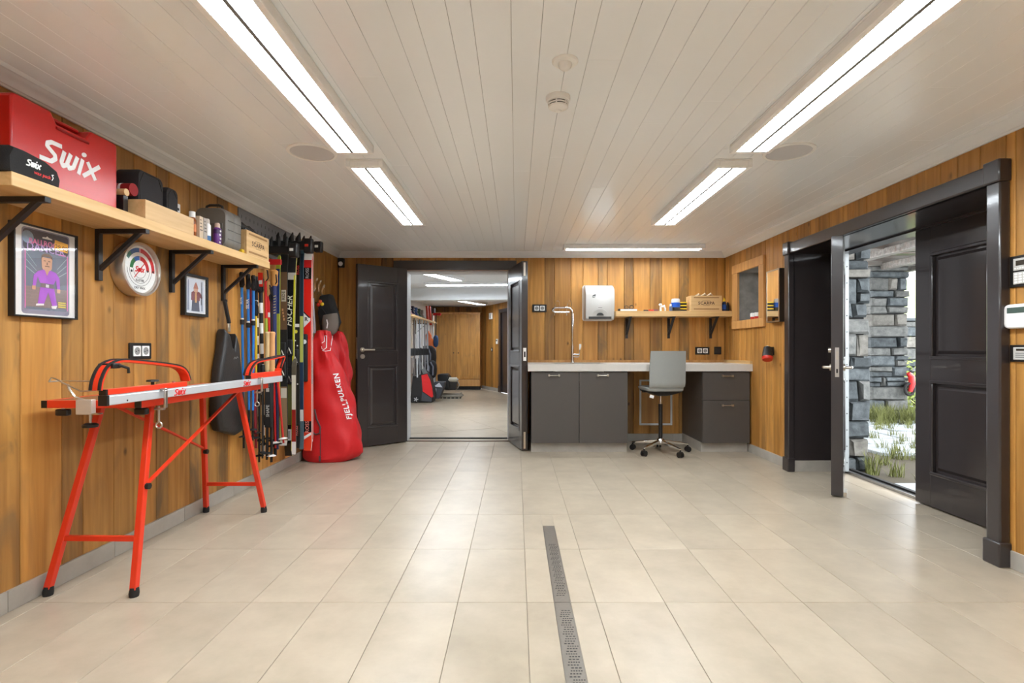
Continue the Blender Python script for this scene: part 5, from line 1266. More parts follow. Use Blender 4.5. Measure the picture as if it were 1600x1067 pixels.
# ------------------------------------------------------------------ ski wall: pegboard, rack, poles, skis
peg = mat('grey_steel_pegboard', (142, 144, 150), .45, .4, var=.04)
o = thing('pegboard', 'grey steel pegboard high on the left wall above the skis', 'pegboard', (XL, 4.55, 1.90))
MB().box(XL, XL+.012, 3.99, 5.15, 1.90, 2.20).build('panel', peg, o, bevel=.002)
sl = MB()
for i in range(18):
    for j in range(4): sl.box(XL+.0121, XL+.0126, 4.03+.063*i, 4.036+.063*i, 1.93+.066*j, 1.955+.066*j)
tag(sl.build('slots', ink, o), kind='stuff')
rackm = mat('black_rack_plastic', (20, 19, 20), .5)
o = thing('ski_rack', 'black ski rack with three padded arms on the left wall', 'ski rack', (XL, 4.55, 1.80))
MB().box(XL+.013, XL+.04, 4.2, 4.9, 1.93, 1.97).build('wall_rail', black_metal, o, bevel=.003)
for y, z0, z1, x1 in ((4.29, 1.865, 1.985, -1.805), (4.54, 1.945, 2.075, -1.782), (4.785, 2.0, 2.10, -1.79)):
    a = MB().box(XL+.013, x1-.02, y-.02, y+.02, z0+.03, z1-.02)
    a = a.build('arm', rackm, o, bevel=.008)
    MB().box(x1-.075, x1, y-.03, y+.03, z0, z1).build('end_stop', rackm, a, bevel=.012)
    for k in range(4):
        x = XL + .07 + .062*k
        MB().tube([(x, y-.02, z1-.03), (x, y-.022, z1+.02), (x+.006, y-.02, z1+.05)], [.016, .014, .004], 8).build('finger', rackm, a, smooth=True)
    MB().box(x1-.06, x1-.03, y-.033, y-.030, (z0+z1)/2-.01, (z0+z1)/2+.012).build('badge', white_plastic if y != 4.54 else cup_red, a)
MB().box(XL+.06, -1.93, 4.245, 4.268, 1.80, 1.845).build('red_strap', mat('red_rack_arm', (186, 24, 30), .45), o, bevel=.006)

COL = {}
def cm(c, rough=.35):
    k = 'paint_%02x%02x%02x' % c
    return mat(k, c, rough, var=.03)
BLUE, NAVY, RED, DRED, YEL, WHT, BLK, LIME, TAN, BRN, TEAL, GREY, OLV = (36, 118, 196), (34, 44, 92), (206, 34, 34), (132, 22, 30), (222, 186, 46), (228, 226, 222), (22, 21, 22), (166, 178, 62), (198, 152, 92), (112, 86, 66), (56, 84, 96), (150, 148, 144), (120, 124, 70)
def pole(label, top, bot, y, segs, grip=BLK, basket=BLK, r_=.009, straps=True, glen=.12, marks=()):
    r_ *= 1.2
    """top, bot in photo pixels at depth y; segs = (from, to, colour) along the shaft"""
    a, b = P(top[0], top[1], y), P(bot[0], bot[1], y); b.z = max(b.z, .02); L_ = (b-a).length; d = (b-a)/L_
    o = thing('ski_pole', label, 'ski pole', tuple(b), group='ski poles hanging on the left wall')
    g = a + d*glen
    MB().tube([a, a+d*.012, a+d*.05, g-d*.02, g], [r_*1.1, r_*1.75, r_*1.45, r_*1.6, r_*1.2], 10).build('grip', cm(grip, .7), o, smooth=True)
    for f0, f1, c in segs:
        MB().tube([g.lerp(b, f0), g.lerp(b, f1)], [r_*(1-.3*f0), r_*(1-.3*f1)], 9).build('shaft', cm(c), o, smooth=True)
    for f in marks:
        q = g.lerp(b, f); MB().tube([q, q+d*.012], r_*1.08, 9).build('band', cm(WHT), o, smooth=True); MB().tube([q+d*.012, q+d*.05], [r_*1.5, r_*1.5], 9).build('clamp', cm(BLK), o, smooth=True)
    bk = g.lerp(b, .93); MB().lathe([(r_, .012), (.034, .003), (.036, 0), (r_, -.004)], bk, -d, 12).build('basket', cm(basket, .6), o, smooth=True)
    MB().cyl(b-d*.02, b, .004, .001, 6).build('tip', brushed, o)
    if straps: MB().tube([a+d*.02, a+d*.03+Vector((.022, -.015, -.01)), a+d*.09+Vector((.03, -.02, -.01)), a+d*.12+Vector((.012, -.015, 0))], .005, 6).build('strap', cm(BLK, .8), o, smooth=True)
    return o
bp = [(0, .56, BLUE), (.56, .76, BLUE), (.76, 1, BLK)]
o = pole('blue ski pole nearest the shelf end', (377.5, 425), (381, 700), 4.0, bp, marks=(.19,))
text('SILVA', FB(P(378, 470, 4.0).x, 3.9905, P(378, 470, 4.0).z), .016, cm(WHT), o, rot=R(90), bold=.02)
o = pole('blue ski pole with white lettering, second from the shelf end', (387.5, 428), (389.5, 700), 4.01, bp, marks=(.20,))
text('SILVA', FB(P(388, 475, 4.01).x, 4.0, P(388, 475, 4.01).z), .022, cm(WHT), o, rot=R(90), bold=.03)
pole('blue ski pole next to the dark red pole', (396, 430), (395, 688), 4.02, [(0, .80, BLUE), (.80, 1, BLK)], marks=(.19,))
pole('dark red ski pole hanging behind the blue poles', (392, 452), (400, 700), 4.10, [(0, .7, DRED), (.7, 1, DRED)], grip=DRED, r_=.012)
pole('yellow ski pole hanging behind the blue poles', (399.5, 470), (401, 690), 4.12, [(0, .5, YEL), (.5, 1, BLK)])
zeb = lambda n: [(k/n, (k+1)/n, WHT if k % 2 else BLK) for k in range(n)]
pole('thin black and white striped ski pole', (400, 432), (406, 706), 4.16, zeb(18), r_=.010)
o = pole('thick black and white striped ski pole with a red price tag', (407, 434), (412, 712), 4.18, zeb(16), r_=.013)
tg = MB().prism(rect(.038, .112), FB(P(407.5, 437, 4.155).x, 4.15, P(407.5, 437, 4.155).z), .001).build('price_tag', cm((222, 44, 30)), o)
MB().prism(rect(.028, .03, 0, -.02), FB(P(407.5, 437, 4.155).x, 4.149, P(407.5, 437, 4.155).z), .0006).build('sticker', paper, tg)
pole('red ski pole with a tan grip and a lime lower shaft', (415, 416), (418, 704), 4.22, [(0, .22, RED), (.22, .42, LIME), (.42, 1, BLK)], grip=TAN, r_=.011)
pole('red ski pole with a white stripe beside the tan gripped pole', (419.5, 440), (424, 715), 4.23, [(0, .1, RED), (.1, .13, WHT), (.13, .35, RED), (.35, 1, BLK)], grip=TAN, r_=.009)
o = pole('navy ski pole with a cork grip and pale lettering', (428.5, 422), (430, 712), 4.24, [(0, .42, NAVY), (.42, .5, RED), (.5, 1, BLK)], grip=(196, 140, 70), r_=.015, glen=.13, basket=WHT)
for k in range(7):
    q = P(428.5, 462 + 4.4*k, 4.22); MB().prism([(-.008, -.008), (.010, -.003), (.010, .003), (-.008, -.001)], FB(q.x, 4.224, q.z), .0008).build('lettering', cm((216, 200, 140)), o)
pole('dark ski pole with pale lettering beside the navy pole', (422.5, 448), (424.5, 705), 4.24, [(0, .3, (40, 40, 46)), (.3, .5, WHT), (.5, 1, BLK)], r_=.010)
pole('short ski pole with a cork grip hanging low beside the zebra poles', (418.5, 518), (417, 718), 4.14, [(0, .5, BLK), (.5, 1, BLK)], grip=(214, 186, 136), r_=.011, glen=.32, straps=False)
pole('short ski pole with an orange cork grip hanging low', (425.5, 518), (424, 722), 4.15, [(0, .5, BLK), (.5, 1, BLK)], grip=(216, 160, 104), r_=.012, glen=.34, straps=False, basket=WHT)
pole('slim red ski pole behind the far bench leg', (427, 560), (430.5, 700), 4.2, [(0, 1, RED)], grip=RED, basket=WHT, straps=False)
pole('slim navy ski pole hanging low beside the slim red pole', (432, 560), (434, 702), 4.21, [(0, 1, NAVY)], grip=NAVY, straps=False)
pole('slanting red ski pole hanging low before the brown ski', (432, 575), (443, 692), 4.2, [(0, 1, (196, 40, 34))], grip=RED, basket=WHT, straps=False)
pole('plain black ski pole hanging low beside the black ski sleeve', (405.5, 560), (405, 722), 4.13, [(0, 1, BLK)], straps=False)
pole('plain dark grey ski pole hanging low beside the black ski sleeve', (411, 570), (410, 716), 4.13, [(0, 1, (52, 50, 48))], straps=False)
o = thing('ski_sleeve', 'narrow black ski sleeve with pale lettering hanging low', 'sleeve', tuple(P(419, 672, 4.12)))
a, b = P(419, 596, 4.12), P(419, 668, 4.12)
MB().box(a.x-.026, a.x+.026, 4.112, 4.130, b.z, a.z).build('sleeve', cm((28, 28, 30), .8), o, bevel=.006)
text('SHAPE', FB(a.x+.002, 4.111, (a.z+b.z)/2-.05), .024, cm((190, 190, 188)), o, rot=R(90), bold=.02)
for k in range(2): MB().prism(rect(.024, .03), FB(a.x+.0, 4.111, a.z-.03-.036*k), .0008).build('size_label', cm((190, 188, 180)), o)

def ski(label, px, y, w_, ztop, zbot, segs, lean=0.0, edge=None, name='ski', tip=True, bind=None):
    """ski hanging face to the camera: segs = (z_from, z_to, colour) downwards"""
    x = (px-U)*y/F
    o = thing(name, label, 'ski', (x, y, zbot), group='skis hanging in the rack'); L_ = ztop - zbot
    def prof(z):                      # half width with sidecut, y curve at the tip
        t = (z-zbot)/L_; hw = w_/2*(1 + .16*(2*t-1)**2 - .06)
        if t > .955: hw *= max(.15, math.sqrt(max(0, 1-((t-.955)/.047)**2)))
        if t < .012: hw *= .8
        yc = y + (.03*((t-.90)/.1)**2 if t > .90 else 0)
        return hw, yc, x + lean*(t-.5)
    zs = sorted({zbot + L_*k/24 for k in range(25)} | {zbot + L_*.97, zbot + L_*.99})
    def strip(z0, z1, dy0, dy1, f0=-1, f1=1):
        rs = []
        for z in [z0] + [q for q in zs if z0+.004 < q < z1-.004] + [z1]:
            hw, yc, xc = prof(z); rs.append([Vector((xc+hw*f0, yc+dy0, z)), Vector((xc+hw*f1, yc+dy0, z)), Vector((xc+hw*f1, yc+dy1, z)), Vector((xc+hw*f0, yc+dy1, z))])
        return MB().rings(rs)
    core = strip(zbot, ztop, .0, .011).build('core', cm(edge or BLK), o)
    for sg in segs:
        z0, z1, c = sg[:3]; f = sg[3] if len(sg) > 3 else (-.96, .96)
        strip(z0, z1, -.0022 - (.0012 if len(sg) > 3 else 0), .0, *f).build('top_sheet', cm(c, .25), o)
    if bind:
        for zb in bind: 
            q = MB().box(x-w_*.42, x+w_*.42, y-.024, y-.003, zb, zb+.14).build('binding', cm(BLK, .4), o, bevel=.008)
            MB().tube([(x-w_*.25, y-.026, zb+.02), (x, y-.03, zb+.07), (x+w_*.25, y-.026, zb+.02)], .006, 6).build('heel_bail', brushed, q, smooth=True)
    return o, x
def zp(py, y): return H + (V-py)*y/F
def sheet(y, *segs): return [(zp(b, y), zp(a, y), c) + tuple(r) for a, b, c, *r in segs]
y = 4.46; ski('narrow ski, blue above and lime green below', 434, y, .034, zp(398, y), zp(694, y), sheet(y, (420, 490, (34, 60, 128)), (490, 560, LIME), (560, 690, (60, 60, 54))), edge=LIME)
y = 4.50; o, x = ski('brown grey ski with a white model label', 442.5, y, .070, zp(392, y), zp(696, y), sheet(y, (400, 425, BLK), (425, 515, BRN), (515, 604, BLK), (604, 688, (150, 124, 98)), (688, 696, WHT)), bind=(zp(560, y), zp(590, y)))
MB().prism(rect(.04, .10), FB(x+.006, y-.003, zp(462, y)), .0008).build('model_label', cm((206, 196, 180)), o); text('RIDE', FB(x+.006, y-.004, zp(462, y)), .026, cm((60, 46, 36)), o, rot=R(90), bold=.02)
MB().prism(rect(.05, .085), FB(x+.006, y-.003, zp(614, y)), .0008).build('model_label', cm((206, 200, 190)), o)
for k in range(4): MB().prism(rect(.012, .02), FB(x-.004+.004*k, y-.003, zp(484+5*k, y)), .0008).build('print_mark', cm((196, 140, 96)), o)
y = 4.56; o, x = ski('black ski with large white brand lettering and a yellow edge', 453.5, y, .072, zp(388, y), zp(712, y), sheet(y, (400, 426, BLK), (426, 437, (200, 196, 184)), (437, 530, (28, 28, 28)), (530, 600, BLK), (600, 664, (104, 104, 60)), (664, 712, (34, 30, 26)), (430, 704, (214, 210, 52), (.60, .92))), lean=.03, edge=(210, 206, 120), bind=(zp(556, y), zp(600, y)))
text('FISCHER', FB(x-.004, y-.0045, zp(486, y)), .050, cm((222, 220, 200)), o, rot=R(88), shear=.25, bold=.015, sx=1.05)
MB().prism(rect(.055, .098), FB(x-.012, y-.012, zp(679, y)), .0012).build('hang_tag', paper, o)
for k in range(5): MB().prism(rect(.004, .07), FB(x-.026+.007*k, y-.0133, zp(679, y)), .0004).build('barcode_line', cm((120, 120, 120)), o)
y = 4.52; ski('white and red ski tail hanging between the lettered ski and the black ski', 459, y, .036, zp(560, y), zp(711, y), sheet(y, (586, 640, (216, 212, 196)), (640, 690, (150, 40, 34)), (690, 710, WHT)), edge=(90, 84, 70))
y = 4.62; o, x = ski('black ski with a speckled middle and a small brand plate', 463.5, y, .052, zp(386, y), zp(700, y), sheet(y, (398, 506, (24, 22, 22)), (506, 511, WHT), (511, 660, (44, 42, 42)), (664, 682, (30, 30, 32)), (684, 698, BLK)), bind=(zp(570, y),))
MB().prism(disc(.016), FB(x-.006, y-.004, zp(518, y)), .001).build('print_dot', cm((214, 206, 60)), o)
for k, (dx, py) in enumerate(((-.01, 532), (.008, 540), (0, 552), (-.008, 584), (.01, 600))): MB().prism(disc(.006), FB(x+dx, y-.004, zp(py, y)), .001).build('print_dot', cm(WHT), o)
text('ROSS', FB(x, y-.0045, zp(673, y)), .028, cm((206, 120, 116)), o, rot=R(90), bold=.02); text('ROSS', FB(x+.012, y-.0045, zp(422, y)), .026, cm((196, 60, 56)), o, rot=R(90), bold=.02)
y = 4.66; ski('dark teal ski with a lime stripe', 470.5, y, .040, zp(384, y), zp(702, y), sheet(y, (396, 494, (40, 56, 68)), (494, 566, (186, 190, 96)), (566, 640, (44, 60, 84)), (640, 658, (220, 218, 212)), (658, 702, (84, 104, 112))), edge=TEAL)
y = 4.73; o, x = ski('red and black racing ski with a large diamond logo', 480.5, y, .072, zp(388, y), zp(704, y), sheet(y, (394, 406, WHT), (406, 418, RED), (418, 436, (28, 24, 26)), (436, 530, (224, 40, 30)), (530, 596, (226, 62, 40)), (596, 658, (230, 62, 34)), (658, 675, (28, 24, 26)), (675, 704, (230, 62, 34))), edge=(226, 200, 190))
text('ROSS', FB(x, y-.0045, zp(427, y)), .030, cm((170, 160, 158)), o, rot=R(90), bold=.02); text('ROSS', FB(x, y-.0045, zp(667, y)), .034, cm((226, 130, 120)), o, rot=R(90), bold=.02)
fr = FB(x-.008, y-.0035, zp(499, y))
MB().prism([(-.026, .075), (.036, .012), (.036, -.012), (-.026, -.075)], fr, .001).build('diamond', paper, o)
MB().prism([(-.026, .06), (-.026, .075), (.036, .014), (.022, .012)], fr, .0014).build('diamond_edge', cm(BLK), o)
text('R', (fr[0] + X_*(-.002) + Z_*.0, fr[1], fr[2]), .036, cm(BLK), o, off=.0016, bold=.03)
MB().prism([(-.034, -.022), (.034, .022), (.034, .046), (-.034, .006)], FB(x, y-.0035, zp(683, y)), .001).build('tail_stripe', paper, o)
MB().box(x-.036, x+.008, y-.04, y-.003, zp(596, y), zp(522, y)).build('binding', cm(BLK, .4), o, bevel=.01)
MB().prism(disc(.02), FB(x-.012, y-.041, zp(534, y)), .003).build('binding_screw', white_plastic, o)
y = 4.80; ski('second red racing ski with a pale edge, hanging behind the first', 485.5, y, .036, zp(392, y), zp(690, y), sheet(y, (400, 562, (216, 60, 44)), (562, 600, (40, 30, 28)), (600, 686, (206, 50, 40))), edge=(232, 206, 200))

# ------------------------------------------------------------------ hooks and hanging things in the corner
for k, (px, py, y) in enumerate(((492, 448, 5.42), (499, 451, 5.52), (504, 458, 5.62))):
    q = P(px, py, y); xw = XL
    o = thing('coat_hook', ['bent wire coat hook nearest the red ski', 'bent wire coat hook in the middle of three', 'bent wire coat hook nearest the corner'][k], 'hook', (XL, y, q.z), group='wire coat hooks in the corner')
    for s_ in (-.012, .012):
        MB().tube([(XL, y+s_, q.z-.05), (XL+.03, y+s_, q.z-.06), (XL+.045, y+s_, q.z-.02), (XL+.04, y+s_, q.z+.03), (XL+.07, y+s_, q.z+.09)], .004, 6).build('wire', chrome, o, smooth=True)
o = thing('dark_cap_bag', 'black bag with an orange trim hanging in the corner', 'bag', (-2.02, 5.52, 1.30))
c = P(512, 488, 5.5)
MB().rings([[Vector((c.x + a*s_, 5.5 + dy, 1.49 + b*s_)) for a, b in ((-.07, .18), (.04, .2), (.1, .0), (.13, -.1), (.08, -.2), (-.06, -.2), (-.09, .0))] for dy, s_ in ((-.07, .8), (-.05, 1), (.06, 1), (.08, .85))]).build('body', fabric, o, smooth=True, bevel=.015, seg=3)
for px, py, m in ((500, 471, orange), (503, 475, yel), (497, 476, cup_red)):
    q = P(px, py, 5.42); MB().ell((q.x, 5.425, q.z), (.02, .012, .02)).build('trim_patch', m, o, smooth=True)
o = thing('drawstring_bag', 'grey drawstring bag with a pale logo above the red cover', 'bag', (-1.93, 5.42, 1.2))
gb = mat('grey_nylon', (112, 102, 94), .7, bump=.3, bscale=30)
q0, q1 = P(509, 494, 5.38), P(529, 520, 5.38)
rs = []
for z, f, w_ in ((1.47, .0, .09), (1.44, .4, .10), (1.38, .9, .105), (1.32, 1.0, .1), (1.27, .7, .075), (1.245, .3, .035)): rs.append([Vector((-1.925 - .02*(z-1.3) + w_*.82*math.cos(t), 5.365 + .06*(.35+.65*f)*math.sin(t), z + .012*math.cos(t))) for t in [k*math.pi/8 for k in range(16)]])
MB().rings(rs).build('body', gb, o, smooth=True)
MB().tube([(-1.99, 5.42, 1.47), (-2.06, 5.44, 1.56), (-2.11, 5.45, 1.60)], .006, 6).build('cord', fabric, o)
MB().stroke([(-.01, -.05), (-.002, 0), (-.012, .04)], .010, FB(-1.93, 5.304, 1.37), .001).build('logo', white_ink, o)
o = thing('patterned_scarf', 'white black and red patterned scarf hanging behind the red ski', 'scarf', (-2.1, 5.25, 1.25))
sc_m = mat('patterned_knit', (196, 192, 200), .8, var=.0)
MB().rings([[Vector((-2.13 + .09*s_, 5.22 + .02*math.sin(9*z + s_*3), z)) for s_ in (0, .33, .66, 1)] + [Vector((-2.13 + .09*s_, 5.25 + .02*math.sin(9*z + s_*3), z)) for s_ in (1, .66, .33, 0)] for z in [1.62 - .05*k for k in range(8)]]).build('cloth', sc_m, o, smooth=True)
rn = random.Random(3)
for k in range(22):
    z = 1.28 + .015*k; x = -2.115 + rn.uniform(0, .06)
    MB().ell((x, 5.206+.02*math.sin(9*z + (x+2.13)/.03), z), (.013, .012, .010), 8, 5).build('motif', [ink, cup_red, mat('crimson_dye', (176, 24, 60), .7), ink, ink][k % 5], o)

# ------------------------------------------------------------------ red sled covers
rbag = mat('red_nylon_cover', (202, 22, 28), .55, var=.05, bump=.12, bscale=14)
def cover(label, yc, dep, prof, sd):
    """tall tapering cover: prof = (z, x_left, x_right)"""
    o = thing('sled_cover', label, 'cover', (sum(prof[0][1:])/2, yc, 0), group='red sled covers in the corner')
    def at(z):
        for (z0, a0, b0), (z1, a1, b1) in zip(prof, prof[1:]):
            if z <= z1: t = (z-z0)/(z1-z0); t = max(0, min(1, t)); return a0+(a1-a0)*t, b0+(b1-b0)*t
        return prof[-1][1:]
    def depth(z): return dep*(1 - .45*(z/prof[-1][0])**1.5)
    def wr(t, z): return .010*math.sin(7*t + 9*z + sd) + .008*math.sin(13*z - 5*t + sd) + .006*math.sin(23*z + 3*t)
    n = 40; rs = []; zt = prof[-1][0]; m = 36
    for i in range(m + 1):
        z = zt*i/m; a, b = at(z); xc, hw, dp = (a+b)/2, (b-a)/2, depth(z); k_ = 1 - (.10 if i == 0 else 0); ring = []
        for k in range(n):
            t = 2*math.pi*k/n; e = .8; cx = math.copysign(abs(math.cos(t))**e, math.cos(t)); sy = math.copysign(abs(math.sin(t))**e, math.sin(t))
            q = 1 + (wr(t, z)/max(hw, .1) if i else 0)
            ring.append(Vector((xc + hw*cx*k_*q, yc + dp*sy*k_*q, z + .002)))
        rs.append(ring)
    a, b = at(zt); rs.append([Vector(((a+b)/2 + (p.x-(a+b)/2)*.5, yc + (p.y-yc)*.5, zt+.012)) for p in rs[-1]])
    cv = MB().rings(rs); bvh = BVHTree.FromPolygons(cv.v, cv.f); cv.build('cover', rbag, o, smooth=True)
    def front(x, z):
        hit = bvh.ray_cast(Vector((x, yc-1, z)), Y_)[0]
        return (hit.y if hit else yc) - .005
    return o, front
o, ff = cover('red nylon sled cover with white lettering standing before the other cover', 5.20, .17, [(0, -2.11, -1.64), (.06, -2.12, -1.565), (.16, -2.12, -1.552), (.45, -2.105, -1.608), (.76, -2.07, -1.69), (1.08, -2.04, -1.815), (1.24, -2.01, -1.865), (1.285, -1.99, -1.88)], 1)
pa, pb = P(547, 662, 5.06), P(521, 578, 5.06); mid = (pa+pb)/2; ang = math.atan2(pb.z-pa.z, pb.x-pa.x)
text('FJELLPULKEN', (mid, X_, Z_), .040, white_ink, o, rot=ang, shear=.15, bold=.025, proj=lambda q: Vector((q.x, ff(q.x, q.z)-.005, q.z)), sx=1.3, spacing=1.15)
q = P(510, 536, 5.1)
lg = MB()
for l in ([(-.03, .09), (.0, .09), (.0, -.055), (-.02, -.08), (-.045, -.07), (-.05, -.04)], [(.022, .09), (.036, .09), (.036, -.09), (.0, -.10), (-.04, -.09)], [(-.052, .0), (-.03, .02), (-.03, .09)]): lg.stroke([(a*.8, b*.8) for a, b in l], .005, FB(q.x, 5.0, q.z), .001)
lg.v = [Vector((p.x, ff(p.x, p.z)-.003, p.z)) for p in lg.v]; lg.build('logo', white_ink, o)
sp_ = [P(489, 640, 5.02), P(493, 655, 5.02), P(500, 668, 5.02), P(499, 677, 5.02), P(493, 679, 5.02), P(487, 675, 5.02)]
strapm = mat('dark_webbing', (84, 56, 58), .7)
MB().tube([Vector((p.x, ff(p.x, p.z)-.008, p.z)) for p in sp_], .009, 6).build('strap', strapm, o, smooth=True)
MB().tube([Vector((p.x, ff(p.x, p.z)-.004, p.z)) for p in (P(500, 668, 5.02), P(500, 690, 5.02), P(500.5, 716, 5.02))], .004, 6).build('zip', strapm, o, smooth=True)
q = P(500.5, 716, 5.03); MB().box(q.x-.01, q.x+.01, ff(q.x, .06)-.014, ff(q.x, .06), .02, .075).build('zip_pull', strapm, o, bevel=.004)
cover('plain red nylon sled cover standing behind the lettered one', 5.56, .13, [(0, -2.1, -1.82), (.1, -2.11, -1.785), (.4, -2.10, -1.775), (.8, -2.08, -1.78), (1.1, -2.02, -1.81), (1.25, -1.98, -1.845), (1.29, -1.96, -1.87)], 4)

# ------------------------------------------------------------------ next room: things along its left wall
X2 = -2.35
tag(MB().box(X2, X2+.48, 9.3, 12.2, 1.70, 1.735).build('storage_shelf', pine, bevel=.003), 'pale shelf along the left wall of the next room', 'shelf')
for k, y in enumerate((9.5, 10.8, 12.0)):
    o = thing('shelf_bracket', ['black wire bracket of the next room shelf, nearest the doorway', 'black wire bracket under the middle of the next room shelf', 'black wire bracket of the next room shelf, nearest the cupboard'][k], 'bracket', (X2, y, 1.45), group='brackets in the next room')
    MB().box(X2, X2+.015, y-.012, y+.012, 1.45, 1.699).build('upright', black_metal, o); MB().box(X2+.015, X2+.3, y-.012, y+.012, 1.684, 1.699).build('arm', black_metal, o); MB().bar((X2+.01, y, 1.47), (X2+.27, y, 1.688), .014, .012).build('brace', black_metal, o)
cols = [(34, 32, 38), (222, 216, 214), (150, 148, 158), (206, 150, 168), (44, 54, 92), (58, 104, 168), (70, 110, 84), (170, 166, 160)]
nms = ['black ski boot', 'white ski boot', 'silver ski boot', 'pink ski boot', 'navy ski boot', 'bright blue ski boot', 'green ski boot', 'pale grey ski boot']
for k, c in enumerate(cols):
    y = 9.45 + .36*k; x = X2 + .17
    o = thing('ski_boot', nms[k] + ' on the shelf of the next room', 'ski boot', (x, y, 1.736), group='ski boots on the next room shelf')
    MB().rings([[Vector((x + cx + a*w_, y + b*.055, 1.7365 + z)) for a, b in ((-1,-1),(1,-1),(1,1),(-1,1))] for z, cx, w_ in ((0, 0, .13), (.03, .0, .13), (.07, 0, .12), (.10, -.03, .085), (.17, -.05, .07), (.27, -.04, .075))]).build('shell', cm(c, .35), o, bevel=.015, seg=2)
    for z in (.1, .15, .2): MB().bar((x+.035, y-.06, 1.7365+z), (x+.035, y+.06, 1.7365+z), .012, .012).build('buckle', brushed, o)
    MB().box(x-.135, x+.14, y-.058, y+.058, 1.736, 1.746).build('sole', cm(BLK), o)
# skis and poles hanging from that shelf
for k in range(7):
    y = 9.7 + .22*k; px = 643 + 4.1*k
    x = max(X2 + .05, (px-U)*y/F)
    o = thing('ski', ['thin grey ski hanging in the next room, %s' % s for s in ('nearest the doorway', 'second from the doorway', 'third from the doorway', 'fourth from the doorway', 'fifth from the doorway', 'sixth from the doorway', 'seventh from the doorway')][k], 'ski', (x, y, .5), group='grey skis in the next room')
    c = [(150, 136, 120), (92, 84, 80), (170, 170, 170), (120, 122, 126), (180, 178, 174), (132, 130, 132), (160, 162, 168)][k]
    zb = [.95, .6, .55, .6, .7, .62, .6][k]
    MB().tube([(x, y, 1.7005), (x+.004, y, 1.2), (x+.01, y, zb)], [.016, .022, .016], 6).build('body', cm(c), o, smooth=True)
    MB().box(x-.03, x+.03, y-.02, y+.02, .98, 1.12).build('binding', cm(BLK), o, bevel=.006)
# orange and white shovels with long shafts
for k, (px0, px1, y, c, l) in enumerate(((667, 672, 11.74, (222, 104, 32), 'orange snow shovel leaning beside the hanging skis'), (671, 679, 11.96, (226, 120, 44), 'orange paddle with a white shaft leaning in the next room'))):
    t, m1, b = P(px0, 478, y), P((px0+px1)/2, 520, y), P(px1, 598 if k else 570, y)
    o = thing('snow_shovel', l, 'shovel', (b.x, b.y, 0), group='orange tools in the next room')
    MB().tube([t, t.lerp(b, .25)], [.03, .03], 8).build('grip', cm((206, 60, 34)), o, smooth=True); MB().tube([t.lerp(b, .25), t.lerp(b, .45)], .022, 8).build('shaft_top', cm(WHT), o, smooth=True)
    MB().tube([t.lerp(b, .42), t.lerp(b, .5), t.lerp(b, .75)], [.02, .07, .05], 8).build('blade', cm(c), o, smooth=True); MB().tube([t.lerp(b, .72), b, Vector((b.x+.02, b.y, .02))], [.018, .02, .02], 8).build('shaft', cm(WHT), o, smooth=True)
o = thing('red_broom', 'red headed broom standing upside down in the next room', 'broom', (-1.80, 12.0, 0))
q = P(683, 491, 12.0)
MB().box(q.x-.09, q.x+.09, 11.97, 12.03, q.z-.03, q.z+.03).build('head', cm((190, 24, 30)), o, bevel=.01); MB().tube([(q.x-.03, 12.0, q.z-.03), (q.x-.04, 12.0, .6), (q.x-.04, 12.0, .0)], .014, 8).build('handle', cm(GREY), o, smooth=True)
o = thing('white_pole', 'white tube standing between broom and orange tools', 'pole', (P(677, 500, 12.1).x, 12.1, 0))
a = P(677, 490, 12.1); MB().tube([a, (a.x, 12.1, 1.2), (a.x+.01, 12.1, 0)], .022, 8).build('tube', cm(WHT), o, smooth=True); MB().tube([a, a+Z_*.12], .05, 8).build('top_bundle', cm((40, 26, 24)), o, smooth=True)
o = thing('blue_bag', 'small blue bag hanging beside the broom in the next room', 'bag', (P(681, 530, 11.9).x, 11.9, 1.1))
q = P(681, 533, 11.9); MB().ell((q.x, 11.9, q.z), (.06, .06, .14), e=.8).build('body', cm((36, 74, 120), .7), o, smooth=True); MB().tube([q+Z_*.12, (q.x, 11.96, 1.86), (q.x, 11.975, 1.90)], .01, 6).build('strap', fabric, o)
# rucksacks
for k, (px, py, y, w_, h_, l) in enumerate(((668, 558, 11.48, .2, .26, 'black rucksack hanging upper in the next room'), (672, 577, 11.19, .15, .2, 'dark rucksack with grey straps below the upper one'))):
    q = P(px, py, y); o = thing('rucksack', l, 'rucksack', (q.x, y, q.z-h_), group='rucksacks in the next room')
    MB().ell(q, (w_, .14, h_), e=.7).build('body', cm((30, 28, 30), .8), o, smooth=True)
    for s_ in (-.06, .03): MB().tube([q + Vector((s_, -.12, h_*.8)), q + Vector((s_+.06, -.16, h_*.3)), q + Vector((s_+.05, -.15, -h_*.6))], .018, 6).build('strap', cm((116, 118, 130), .6), o, smooth=True)
# wheeled bag
o = thing('wheeled_bag', 'tall black wheeled bag with a red panel in the next room', 'bag', (-1.93, 10.75, 0))
y = 10.72; kk = y/F
def Q(px, py, yy=y): return Vector(((px-U)*kk, yy, H + (V-py)*kk))
ol = [(641, 628.6), (676, 628.6), (679, 620), (677, 607), (673, 592), (668, 583), (660, 576), (651, 560), (648, 560), (646, 580), (644, 600)]
def slabshape(pts, y0, y1, nm, m, bev=.02):
    c = Vector((sum(p[0] for p in pts)/len(pts), 0, sum(p[1] for p in pts)/len(pts))); r2 = [[Vector((Q(*p).x, yy, max(.002, Q(*p).z))) for p in pts] for yy in (y0, y1)]
    return MB().rings(r2).build(nm, m, o, bevel=bev, seg=2)
slabshape(ol, 10.68, 11.02, 'body', cm((38, 36, 36), .55))
slabshape([(659, 586), (668, 584), (673, 594), (676, 607), (677.5, 619), (675, 621), (661, 611)], 10.668, 10.69, 'red_panel', cm((222, 30, 32), .4), .006)
